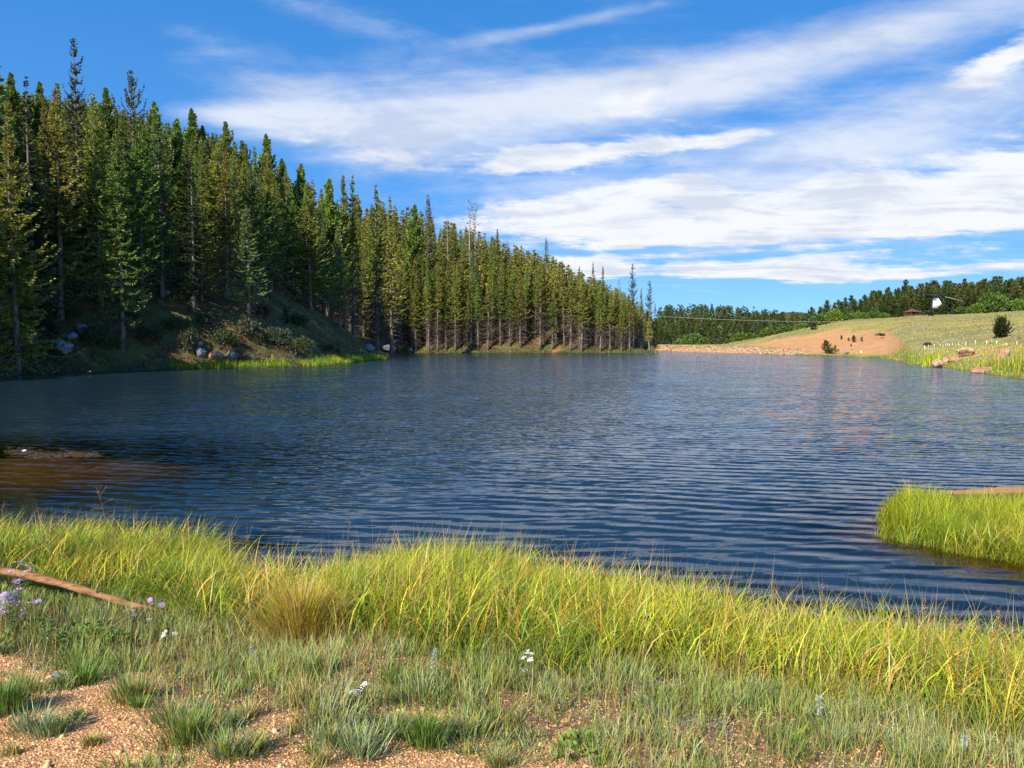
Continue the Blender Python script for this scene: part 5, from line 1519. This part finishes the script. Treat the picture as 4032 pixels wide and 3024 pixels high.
print('log clearance', [round(float(p[2] - Hp(p[0], p[1])), 2) for p in pts])

# ------------------------------------------------------------------ flowers and single plants
M_GREENP = leaf_mat('herb_leaves', 0.35, 0.0, 0.0, 0.55, 0.25)


def petal_ring(n, r0, r1, w, col, cup=0.15, seed=0):
    r = np.random.default_rng(seed); a = np.arange(n) / n * 2 * PI + r.normal(0, 0.06, n)
    d_ = unit(np.stack([np.cos(a), np.sin(a), cup + r.normal(0, 0.08, n)], -1)); s_ = np.stack([-np.sin(a), np.cos(a), np.zeros(n)], -1)
    return kites(d_ * r0, d_, s_, np.full(n, r1 - r0), np.full(n, w), np.array(col)[None] * (0.85 + 0.3 * r.random((n, 1))), 0.6)


def head_mesh(kind, seed):
    if kind == 'aster':
        V, Q, C = petal_ring(16, 0.003, 0.017, 0.0022, (0.50, 0.33, 0.72), 0.2, seed)
    elif kind == 'blue':
        V, Q, C = petal_ring(8, 0.001, 0.013, 0.0035, (0.33, 0.30, 0.78), 0.5, seed)
    else:       # yarrow: flat cluster of tiny white florets
        a_ = Acc(); r = np.random.default_rng(seed)
        for i in range(22):
            q = math.sqrt(r.random()) * 0.02; t_ = r.random() * 6.28
            V, Q, C = petal_ring(5, 0.0, 0.0045, 0.0022, (0.82, 0.80, 0.74), 0.3, seed + i); a_.add(V + np.array([q * math.cos(t_), q * math.sin(t_), 0.004 * r.random()]), Q, None, C)
        me = a_.mesh('flower', M_PETAL); return me
    me = bpy.data.meshes.new('flower'); fill_mesh(me, V, Q, C); me.materials.append(M_PETAL); return me


M_DISC, g = new_mat('yellow_disc'); finish(g, principled(g, (0.65, 0.42, 0.04), 0.8))
HEADS = {k: [head_mesh(k, 10 + i) for i in range(3)] for k in ('aster', 'blue', 'yarrow')}
disc = bpy.data.meshes.new('disc'); V, T = ICO[1]; fill_mesh(disc, V * np.array([0.0042, 0.0042, 0.0028]) + np.array([0, 0, 0.002]), T); disc.materials.append(M_DISC)


def flower_plant(name, base_px, heads, kind, label, cat='flower', group=None, hs=1.0, D=None, leaves=40, lo=2.5):
    b = ground_at(*base_px, lo=lo) if D is None else np.array([at(base_px[0], 343, D)[0], D, Hp(at(base_px[0], 343, D)[0], D)])
    e = empty(name, tuple(b), 0, label, cat, group); r = np.random.default_rng(abs(hash(label)) % 9999 if False else len(label) * 7 + int(base_px[0]))
    st = Acc(); lv = Acc()
    for i, (px, py) in enumerate(heads):
        p = at(px, py, b[1] + r.uniform(-0.07, 0.07)) - b
        mid = p * np.array([0.45, 0.45, 0.6]); st.tube([(0.01 * r.normal(), 0.01 * r.normal(), -0.02), mid, p], [0.0020, 0.0016, 0.001], 4)
        h = link('flower', HEADS[kind][i % 3], e, tuple(p)); h.rotation_euler = (r.uniform(-0.2, 0.9), r.normal(0, 0.35), r.random() * 6.28); h.scale = [hs * r.uniform(0.8, 1.2)] * 3
        if kind == 'aster': link('disc', disc, h)
        for k in range(leaves // max(len(heads), 1) + 2):
            q = r.random() ** 0.8 * 0.85; c_ = (mid * min(q * 2, 1) if q < 0.5 else mid + (p - mid) * (q - 0.5) * 2)
            a_ = r.random() * 6.28; dv = unit(np.array([[math.cos(a_), math.sin(a_), r.uniform(-0.1, 0.8)]])); sv = unit(np.cross(dv, r.normal(0, 1, (1, 3))))
            V, Q, C = kites(c_[None], dv, sv, np.array([r.uniform(0.02, 0.045)]), np.array([r.uniform(0.003, 0.006)]), np.array([[0.13, 0.19, 0.045]]) * r.uniform(0.7, 1.3)); lv.add(V, Q, None, C)
    st.add(np.zeros((1, 3))); st.C = []
    st.obj('stem', M_GREENSTEM, e); lv.obj('leaves', M_GREENP, e)
    return e


M_GREENSTEM = simple_mat('green_stem', (0.12, 0.16, 0.05), (0.20, 0.22, 0.08), 20)
s_ = 1 / 3.9375
flower_plant('aster_plant', (16, 640), [(x_ * s_, y_ * s_) for x_, y_ in [(85, 2222), (60, 2215), (105, 2230), (40, 2252), (103, 2252), (120, 2240), (62, 2292), (78, 2285), (72, 2325), (12, 2345), (30, 2350), (42, 2358), (60, 2352), (78, 2372), (112, 2375), (146, 2370), (5, 2400), (20, 2410), (85, 2405), (92, 2420), (55, 2365), (15, 2375), (70, 2385), (-10, 2350), (-12, 2385)]],
             'aster', 'large clump of lilac daisy like flowers at the left edge in front of the log', 'flower', 'lilac asters', 1.9, leaves=220)
flower_plant('aster_plant', (155, 630), [(x_ * s_, y_ * s_) for x_, y_ in [(592, 2362), (612, 2357), (634, 2362), (600, 2378), (636, 2382), (585, 2388)]], 'aster', 'small group of lilac flowers by the thin end of the log', 'flower', 'lilac asters', 1.3, leaves=30)
flower_plant('aster_plant', (128, 634), [(x_ * s_, y_ * s_) for x_, y_ in [(488, 2405), (518, 2402), (528, 2420), (588, 2440)]], 'aster', 'few pale lilac flowers below the log, left of the small group', 'flower', 'lilac asters', 1.2, leaves=20)
flower_plant('bluebell_plant', (250, 668), [(990 * s_, 2556 * s_), (996 * s_, 2568 * s_)], 'blue', 'single violet blue flower in the short grass left of centre', 'flower', None, 1.2, leaves=8)
flower_plant('yarrow_plant', (166, 660), [(x_ * s_, y_ * s_) for x_, y_ in [(648, 2490), (645, 2503), (637, 2512), (686, 2496)]], 'yarrow', 'four small white flower heads in the grass below the log end', 'flower', 'white yarrow', 0.75, leaves=14)
flower_plant('yarrow_plant', (352, 712), [(x_ * s_, y_ * s_) for x_, y_ in [(1367, 2713), (1380, 2728), (1392, 2722), (1400, 2732), (1412, 2720), (1422, 2715), (1433, 2700), (1437, 2692), (1405, 2738)]], 'yarrow', 'bent cluster of bright white flower heads over the gravel, centre left', 'flower', 'white yarrow', 0.72, leaves=20)
flower_plant('yarrow_plant', (526, 690), [(x_ * s_, y_ * s_) for x_, y_ in [(2075, 2568), (2092, 2575), (2062, 2590), (2072, 2602), (2090, 2600), (2050, 2632), (2065, 2640)]], 'yarrow', 'tall off white flower heads just below the sedge, centre', 'flower', 'white yarrow', 0.85, leaves=20)
flower_plant('goldenrod_plant', (50, 655), [(x_ * s_, y_ * s_) for x_, y_ in [(195, 2430), (205, 2440), (212, 2452), (405, 2560), (145, 2445)]], 'yarrow', 'bright green leafy plant with tiny yellow flowers right of the lilac clump', 'flower', None, 0.3, leaves=220)


def leafy(name, px, py, R, n, leaf, wid, tone, label, cat='plant', group=None, hgt=0.6, mat=None, lo=2.5, seed=1):
    b = ground_at(px, py, lo=lo); r = np.random.default_rng(seed + int(px)); e = empty(name, tuple(b), 0, label, cat, group)
    q = np.sqrt(r.random(n)) * R; a_ = r.random(n) * 6.28
    P_ = np.stack([q * np.cos(a_), q * np.sin(a_), r.random(n) * R * hgt * (1.1 - q / R)], -1)
    P_[:, 2] += H(P_[:, 0] + b[0], P_[:, 1] + b[1]) - b[2]
    dv = unit(np.stack([np.cos(a_), np.sin(a_), r.uniform(0.1, 1.6, n)], -1) + r.normal(0, 0.35, (n, 3))); sv = unit(np.cross(dv, r.normal(0, 1, (n, 3))))
    V, Q, C = kites(P_, dv, sv, leaf * r.uniform(0.5, 1.2, n), np.full(n, wid), np.array(tone)[None] * r.uniform(0.6, 1.3, (n, 1)))
    me = bpy.data.meshes.new('leaves'); fill_mesh(me, V, Q, C); me.materials.append(mat or M_GREENP); link('leaves', me, e)
    st = Acc()
    for i in range(7):
        k = int(r.integers(n)); st.tube([(0, 0, -0.01), P_[k] * 0.6, P_[k]], [0.002, 0.0015, 0.001], 3)
    st.obj('stem', M_GREENSTEM, e); return e


leafy('leafy_plant', 30, 640, 0.22, 260, 0.055, 0.010, (0.13, 0.20, 0.035), 'dark green leafy undergrowth below the lilac flowers', hgt=1.0)
leafy('leafy_plant', 92, 650, 0.24, 320, 0.055, 0.011, (0.12, 0.22, 0.035), 'broad leaved green plant right of the lilac clump, in shade and sun', hgt=1.0)
leafy('leafy_plant', 585, 752, 0.14, 160, 0.05, 0.010, (0.20, 0.30, 0.05), 'low leafy rosette at the gravel edge at the bottom centre', hgt=0.5)
leafy('leafy_plant', 66, 728, 0.09, 50, 0.05, 0.007, (0.20, 0.25, 0.11), 'small tuft of wide blades alone on the gravel at left', hgt=0.8)
SG = (0.36, 0.41, 0.33)
for px, py, R_s, lab in [(317, 668, 0.16, 'silvery feathery sage mat left of centre'), (706, 727, 0.13, 'silver sage patch right of the gravel edge'), (640, 705, 0.11, 'pale sage tuft in the short grass, centre right'),
                         (652, 690, 0.14, 'silvery sage just below the sedge, centre right'), (748, 700, 0.12, 'silver sage on the short grass right of centre'), (875, 735, 0.12, 'pale sage patch near the lower right'), (963, 752, 0.10, 'silvery sage low at the right corner'), (275, 640, 0.08, 'small silvery tuft left of the feathery mat')]:
    leafy('silver_sage', px, py, R_s, 420, 0.022, 0.0022, SG, lab, 'plant', 'silver sage plants', hgt=0.4)


def spike(name, px, py, top_py, label, tone, n=60, lean=0.0, R=0.012, cat='plant', group=None, stem=M_GREENSTEM, frac=0.5, leaf=0.012, lo=2.5, D=None, w=0.003):
    b = ground_at(px, py, lo=lo) if D is None else np.array([at(px, 343, D)[0], D, Hp(at(px, 343, D)[0], D)])
    h = at(px, top_py, b[1])[2] - b[2]; r = np.random.default_rng(int(px * 3 + py)); e = empty(name, tuple(b), 0, label, cat, group)
    tp = np.array([lean * h, 0, h]); Acc().tube([(0, 0, -0.02), tp * np.array([0.35, 1, 0.55]), tp], [0.0022, 0.0018, 0.0009], 5).obj('stem', stem, e)
    q = 1 - frac * r.random(n); P_ = np.stack([tp[0] * q ** 1.6, np.zeros(n), h * q], -1); a_ = r.random(n) * 6.28
    dv = unit(np.stack([np.cos(a_), np.sin(a_), r.uniform(0.3, 1.5, n)], -1)); sv = unit(np.cross(dv, r.normal(0, 1, (n, 3))))
    V, Q, C = kites(P_ + dv * R * 0.3, dv, sv, leaf * r.uniform(0.6, 1.3, n), np.full(n, w), np.array(tone)[None] * r.uniform(0.7, 1.25, (n, 1)))
    me = bpy.data.meshes.new('seed_head'); fill_mesh(me, V, Q, C); me.materials.append(M_GREENP); link('seed_head', me, e); return e


SW = (0.50, 0.54, 0.46)
spike('sage_stalk', 431, 690, 650, 'upright silvery white stalk in front of the sedge, left of centre', SW, 120, 0.12, group='silvery white stalks', leaf=0.016)
spike('sage_stalk', 820, 735, 697, 'silvery white stalk at the foot of the sedge, right of centre', SW, 120, -0.05, group='silvery white stalks', leaf=0.016)
spike('sage_stalk', 963, 762, 738, 'short thick silvery stalk near the bottom right corner', SW, 140, 0.05, group='silvery white stalks', leaf=0.018)
ST = (0.42, 0.24, 0.09)
for i, (px, py, tp_, ln_) in enumerate([(950, 705, 622, 0.02), (958, 708, 640, 0.0), (968, 706, 634, -0.02), (977, 710, 645, 0.03), (986, 706, 630, 0.06), (993, 708, 612, 0.02), (1003, 706, 640, 0.02), (1012, 700, 633, -0.03)]):
    spike('dock_stalk', px, py, tp_, 'rusty brown seed stalk rising from the sedge at the right edge, ' + ['leftmost of eight', 'second of eight', 'third of eight', 'fourth of eight', 'fifth of eight', 'tallest of eight', 'seventh of eight', 'rightmost of eight'][i], ST, 90, ln_, group='rusty seed stalks at the right', leaf=0.016, stem=M_STICK, w=0.003)
for px, tp_, D, lab, ln_ in [(236, 548, 7.0, 'tan feathery stalk standing against the water, left of two', 0.05), (243, 552, 7.1, 'tan feathery stalk standing against the water, right of two', 0.16), (626, 572, 6.2, 'pale seed head poking above the sedge, right of centre', 0.08), (342, 522, 7.1, 'very thin tall stalk against the water left of the sedge hump', 0.12), (831, 583, 5.6, 'rusty leaf tip poking above the sedge at right', 0.0), (934, 600, 5.1, 'tall tan seed stalk above the sedge near the right edge', 0.02)]:
    spike('grass_stalk', px - 3, 0, tp_, lab, (0.50, 0.34, 0.17), 50, ln_, group=None, leaf=0.02, stem=M_STICK, D=D, frac=0.35, w=0.0015)
# panicle against the water at left
b = ground_at(112, 590, lo=4); tpz = at(99, 493, b[1]) - b
e = empty('panicle_grass', tuple(b), 0, 'tall thin seed stalk with branching top against the dark water at left', 'grass')
path = np.array([(0, 0, 0), tpz * np.array([0.25, 0.25, 0.5]), tpz * np.array([0.6, 0.6, 0.8]), tpz]); Acc().tube(path, [0.003, 0.0025, 0.002, 0.001], 5).obj('stem', M_STICK, e)
for k, (q, ax, az_) in enumerate([(0.78, 0.09, 0.03), (0.84, -0.12, -0.02), (0.88, 0.10, 0.05), (0.92, -0.05, 0.09), (0.96, 0.06, 0.10), (0.72, 0.07, -0.03), (1.0, -0.04, 0.05), (1.0, 0.02, 0.08)]):
    p = np.array([np.interp(q, [0, .5, .8, 1], path[:, i]) for i in range(3)]); p2 = p + np.array([ax, 0.02, az_])
    a_ = Acc().tube([p, (p + p2) / 2 + np.array([0, 0, 0.012]), p2], [0.0012, 0.001, 0.002], 4); a_.obj('seed_branch', M_STICK, e)

# tufts standing apart on the gravel
tf = []
for px, py, R_t, L_, wts, lab in [(4, 712, 0.16, 0.17, dict(green=0.5, grey=0.5), 'thick green tuft at the left edge casting shade on the gravel'), (50, 735, 0.09, 0.10, dict(sage=0.5, grey=0.5), 'pale tuft right of the thick one at the left edge'),
                                  (132, 700, 0.14, 0.13, dict(grey=0.6, straw=0.3, green=.2), 'grey green tuft leaning over the gravel, lower left'), (190, 742, 0.16, 0.14, dict(grey=0.5, green=0.5, straw=0.2), 'dark green spreading tuft on the gravel, bottom left'),
                                  (92, 745, 0.05, 0.06, dict(straw=0.6, grey=0.4), 'tiny dry tuft on the gravel, bottom left'), (60, 688, 0.05, 0.08, dict(grey=0.5, sage=0.3), 'small tuft between the flat grey stone and the grass'), (330, 745, 0.07, 0.09, dict(sage=0.4, grey=0.4, straw=.2), 'small tuft alone on the gravel, bottom, left of centre'),
                                  (425, 744, 0.12, 0.15, dict(green=0.4, grey=0.5), 'upright tuft at the gravel edge, bottom centre'), (232, 728, 0.06, 0.08, dict(sage=0.5, green=0.5), 'bright little tuft at the edge of the lower left gravel'), (12, 755, 0.05, 0.05, dict(straw=0.6, grey=0.4), 'thin dry tuft in the bottom left corner'),
                                  (300, 640, 0.26, 0.42, dict(straw=0.45, yellow=0.4, orange=0.25, green=0.15), 'large straw coloured tussock in front of the open water gap')]:
    b = ground_at(px, py, lo=2.3); n = int(170 + 3800 * R_t * L_ * 8); r = np.random.default_rng(int(px * 7 + py)); n = min(n, 2600)
    q = np.abs(r.normal(0, R_t * 0.45, n)); a_ = r.random(n) * 6.28; P_ = np.stack([q * np.cos(a_), q * np.sin(a_), np.zeros(n)], -1)
    P_[:, 2] = H(P_[:, 0] + b[0], P_[:, 1] + b[1]) - b[2] - 0.01
    c = colours(n, wts, seed=int(px)); bl = blades(P_, L_ * r.uniform(0.5, 1.25, n), r.uniform(0.0014, 0.003, n), a_ + r.normal(0, 0.4, n), 0.1 + 1.6 * q, r.uniform(0.1, 1.0, n), c, 3, seed=int(py))
    a2 = Acc().add(*bl); o = a2.obj('grass_tuft', M_GRASS, None, tuple(b), True); tag(o, lab, 'grass tuft', 'separate grass tufts in the foreground')

# ------------------------------------------------------------------ floating debris at left, driftwood
M_PALE = simple_mat('pale_quartz', (0.5, 0.5, 0.5), (0.65, 0.65, 0.64), 9)
r = np.random.default_rng(77); a = Acc()
for i in range(520):
    u = r.random(); px = u ** 0.8 * 94; py = 452.5 + 3.0 * r.normal() * (0.35 + 0.5 * (1 - u)) + (4.5 * r.random() if 26 < px < 56 else 0) + (px * 0.03)
    D = -CAMZ / ((ray(px, py)[2]) / ray(px, py)[1]); x_ = (px - 512) / F * D; L = r.uniform(0.04, 0.22); t_ = r.normal(0.0, 0.5)
    a.tube([(x_, D, 0.004 + 0.01 * r.random()), (x_ + L * math.cos(t_), D + L * math.sin(t_), 0.004 + 0.02 * r.random())], [r.uniform(0.003, 0.010), 0.002], 4)
o = a.obj('floating_debris', M_DEBRIS); tag(o, 'raft of dark twigs and weed floating over the brown shallows', 'debris', kind='stuff')
b = np.array([(21.5 - 512) / F * 18.1, 18.1, 0.02]); V, T = rock_geo(5, 0.06, 0.045, 0.03, 2); o = mesh_np('pale_stone', V, T, M_PALE, smooth=True); o.location = b; tag(o, 'small white pebble like lump on the floating debris', 'stone')

# magpie in flight
M_BLACK, g = new_mat('black_feathers'); finish(g, principled(g, (0.008, 0.009, 0.012), 0.6, spec=0.2))
M_WHITE, g = new_mat('white_feathers'); finish(g, principled(g, (0.80, 0.79, 0.80), 0.7))
M_TAIL, g = new_mat('iridescent_tail'); finish(g, principled(g, (0.16, 0.34, 0.26), 0.35, spec=0.9))
M_BEAK, g = new_mat('beak'); finish(g, principled(g, (0.10, 0.09, 0.08), 0.35, spec=0.6))
BD = 11.6; bp = at(937.5, 296.0, BD)
bird = empty('magpie', tuple(bp), -0.51, 'black and white long tailed magpie flying left over the meadow, wing swept down', 'bird')


def loft(sec, sides=16):
    """sections (x, y, z, ry, rz) joined into one skin"""
    a_ = np.arange(sides) / sides * 2 * PI; V = []
    for (x, y, z, ry, rz) in sec: V.append(np.stack([np.full(sides, x), y + ry * np.cos(a_), z + rz * np.sin(a_)], -1))
    n = len(sec); i = np.arange(n - 1)[:, None] * sides; j = np.arange(sides)[None]; j2 = (j + 1) % sides
    Q = np.stack([i + j, i + sides + j, i + sides + j2, i + j2], -1).reshape(-1, 4)
    V = np.vstack(V + [np.array([sec[0][:3]]), np.array([sec[-1][:3]])]); m = n * sides; j = np.arange(sides)
    T = np.vstack([np.stack([np.full(sides, m), j, (j + 1) % sides], -1), np.stack([np.full(sides, m + 1), (n - 1) * sides + (j + 1) % sides, (n - 1) * sides + j], -1)])
    return V, Q, T


secs = [(-0.172, 0, 0.020, 0.010, 0.009), (-0.158, 0, 0.022, 0.019, 0.018), (-0.140, 0, 0.022, 0.022, 0.022), (-0.120, 0, 0.018, 0.022, 0.022), (-0.095, 0, 0.012, 0.030, 0.030), (-0.060, 0, 0.004, 0.042, 0.042),
        (-0.020, 0, 0.0, 0.046, 0.045), (0.020, 0, -0.002, 0.040, 0.038), (0.055, 0, -0.004, 0.028, 0.026), (0.085, 0, -0.008, 0.016, 0.013), (0.10, 0, -0.011, 0.010, 0.007)]
V, Q, T = loft(secs); bo = Acc().add(V, Q, T).obj('body', M_BLACK, bird, smooth=True)
V, Q, T = loft([(-0.200, 0, 0.016, 0.0015, 0.0015), (-0.188, 0, 0.018, 0.004, 0.005), (-0.168, 0, 0.021, 0.008, 0.009)], 10); Acc().add(V, Q, T).obj('beak', M_BEAK, bird, smooth=True)
for s in (-1, 1):
    V, T = ICO[1]; o = mesh_np('eye', V * 0.0028, T, M_BEAK, smooth=True, parent=bird, loc=(-0.152, 0.0185 * s, 0.027))
V, Q, T = loft([(-0.06, 0, -0.018, 0.030, 0.030), (-0.03, 0, -0.020, 0.038, 0.034), (0.01, 0, -0.019, 0.036, 0.030), (0.04, 0, -0.016, 0.022, 0.018)], 14); Acc().add(V, Q, T).obj('belly', M_WHITE, bird, smooth=True)


def feather(name, p, d_, up, L, w, mat, parent, thick=0.0012, tipw=0.6):
    d_ = np.array(d_, float); d_ /= np.linalg.norm(d_); up = np.array(up, float); sv = np.cross(d_, up); sv /= np.linalg.norm(sv); up = np.cross(sv, d_)
    k = [(0, 0.35), (0.3, 0.9), (0.65, 1.0), (0.88, tipw), (1.0, 0.1)]
    V = []
    for t_, ww in k:
        c = np.array(p) + d_ * L * t_ - up * 0.06 * L * t_ * t_
        V += [c - sv * w * ww + up * thick, c + sv * w * ww + up * thick, c + sv * w * ww - up * thick, c - sv * w * ww - up * thick]
    Q = [(0, 3, 2, 1)]
    for i in range(len(k) - 1):
        o_ = i * 4
        for j in range(4): Q.append((o_ + j, o_ + (j + 1) % 4, o_ + 4 + (j + 1) % 4, o_ + 4 + j))
    o_ = (len(k) - 1) * 4; Q.append((o_, o_ + 1, o_ + 2, o_ + 3))
    return mesh_np(name, V, np.array(Q), mat, parent=parent)


# white shoulder patch along the back edge of the wing, wings swept down
for s in (-1, 1):
    sh_ = np.array([-0.045, 0.028 * s, 0.018]); wr_ = sh_ + np.array([0.005, 0.050 * s, -0.055]); hd = wr_ + np.array([-0.005, 0.020 * s, -0.03])
    a_ = Acc(); V = []
    for c_, fw, bk, th in [(sh_, 0.018, 0.085, 0.008), ((sh_ + wr_) / 2, 0.018, 0.08, 0.007), (wr_, 0.016, 0.07, 0.005), (hd, 0.010, 0.045, 0.003)]:
        for dx_, dz_ in ((-fw, 0), (0, th), (bk * 0.5, th * 0.7), (bk, 0), (bk * 0.5, -th * 0.3), (0, -th * 0.6)): V.append(c_ + np.array([dx_, 0, dz_]))
    Q = [(i * 6 + j, i * 6 + (j + 1) % 6, (i + 1) * 6 + (j + 1) % 6, (i + 1) * 6 + j) for i in range(3) for j in range(6)] + [(0, 5, 4, 3), (0, 3, 2, 1), (18, 19, 20, 21), (18, 21, 22, 23)]
    wing = Acc().add(V, Q).obj('wing', M_BLACK, bird)
    for i in range(9):        # primaries fan from the wrist, white inner webs
        f = i / 8; root = wr_ * (1 - 0.0) + np.array([-0.012 + 0.062 * f, 0.012 * s, -0.012 + 0.012 * f]); dr = np.array([-0.03 + 0.40 * f, 0.10 * s, -1.0 + 0.28 * f])
        L = 0.150 - 0.06 * abs(f - 0.3)
        feather('primary_feather', root, dr, (0, s, 0.1), L, 0.0042, M_WHITE, wing)
        feather('feather_edge', root + np.array([0.0075, -0.001 * s, 0]), dr, (0, s, 0.1), L * 1.05, 0.0042, M_BLACK, wing)
    for i in range(5):
        f = i / 4; root = (sh_ * 0.7 + wr_ * 0.3) * (1 - f * 0) + np.array([0.055 + 0.025 * f, 0.004 * s, -0.018 + 0.012 * f])
        feather('secondary_feather', root, (0.45 + 0.3 * f, 0.08 * s, -1.0 + 0.3 * f), (0, s, 0.1), 0.062 - 0.006 * i, 0.008, M_BLACK, wing)
    feather('shoulder_patch', sh_ + np.array([-0.018, -0.008 * s, 0.0125]), (1, -0.08 * s, -0.06), (0, 0.35 * s, 1), 0.115, 0.014, M_WHITE, wing, 0.003)
tail = feather('tail', (0.085, 0, -0.010), (1, 0, -0.25), (0, 0.0, 1), 0.255, 0.013, M_TAIL, bird, 0.0022, 0.5)
for s in (-1, 1):
    feather('tail_feather', (0.085, 0.004 * s, -0.012), (1, 0.07 * s, -0.26), (0, 0.0, 1), 0.16, 0.009, M_TAIL, bird, 0.0015)

# more low tufts and herbs breaking up the edge between grass and gravel
M_TUFTS = []
for k in range(5):
    r = np.random.default_rng(500 + k); n = 260; q = np.abs(r.normal(0, 0.05, n)); a_ = r.random(n) * 6.28
    bl = blades(np.stack([q * np.cos(a_), q * np.sin(a_), np.full(n, -0.01)], -1), r.uniform(0.05, 0.14, n), r.uniform(0.0016, 0.0034, n), a_ + r.normal(0, 0.4, n), 0.15 + 3.5 * q, r.uniform(0.1, 1.0, n), colours(n, [dict(sage=0.6, grey=0.4), dict(grey=0.7, straw=0.3), dict(green=0.5, grey=0.5), dict(straw=0.6, grey=0.4), dict(sage=0.5, lime=0.3, grey=0.2)][k], seed=k), 3, seed=k)
    M_TUFTS.append(Acc().add(*bl).mesh('grass_tuft', M_GRASS, True))
tl = []; r = np.random.default_rng(600); cnt = 0
while cnt < 46:
    px = r.uniform(0, 1024); D = r.uniform(2.95, 4.5); x_ = (px - 512) / F * D; gv = float(near_gravel(np.array([x_]), np.array([D]))[0])
    if gv < 0.2 and r.random() < 0.6: continue
    k = int(r.integers(5)); o = link('grass_tuft', M_TUFTS[k], None, (x_, D, Hp(x_, D))); o.rotation_euler = (0, 0, r.random() * 6.28); s0 = r.uniform(0.5, 1.15); o.scale = (s0, s0, s0 * r.uniform(0.8, 1.2))
    wd_ = ['silvery', 'grey green', 'fresh green', 'straw coloured', 'pale lime'][k]; zn = 'lower left' if px < 250 else ('left of bottom centre' if px < 500 else ('right of bottom centre' if px < 760 else 'lower right'))
    tag(o, None, 'grass tuft'); tl.append((o, px, f'{wd_} low tuft at gravel edge, {zn}')); cnt += 1
number_off(tl)
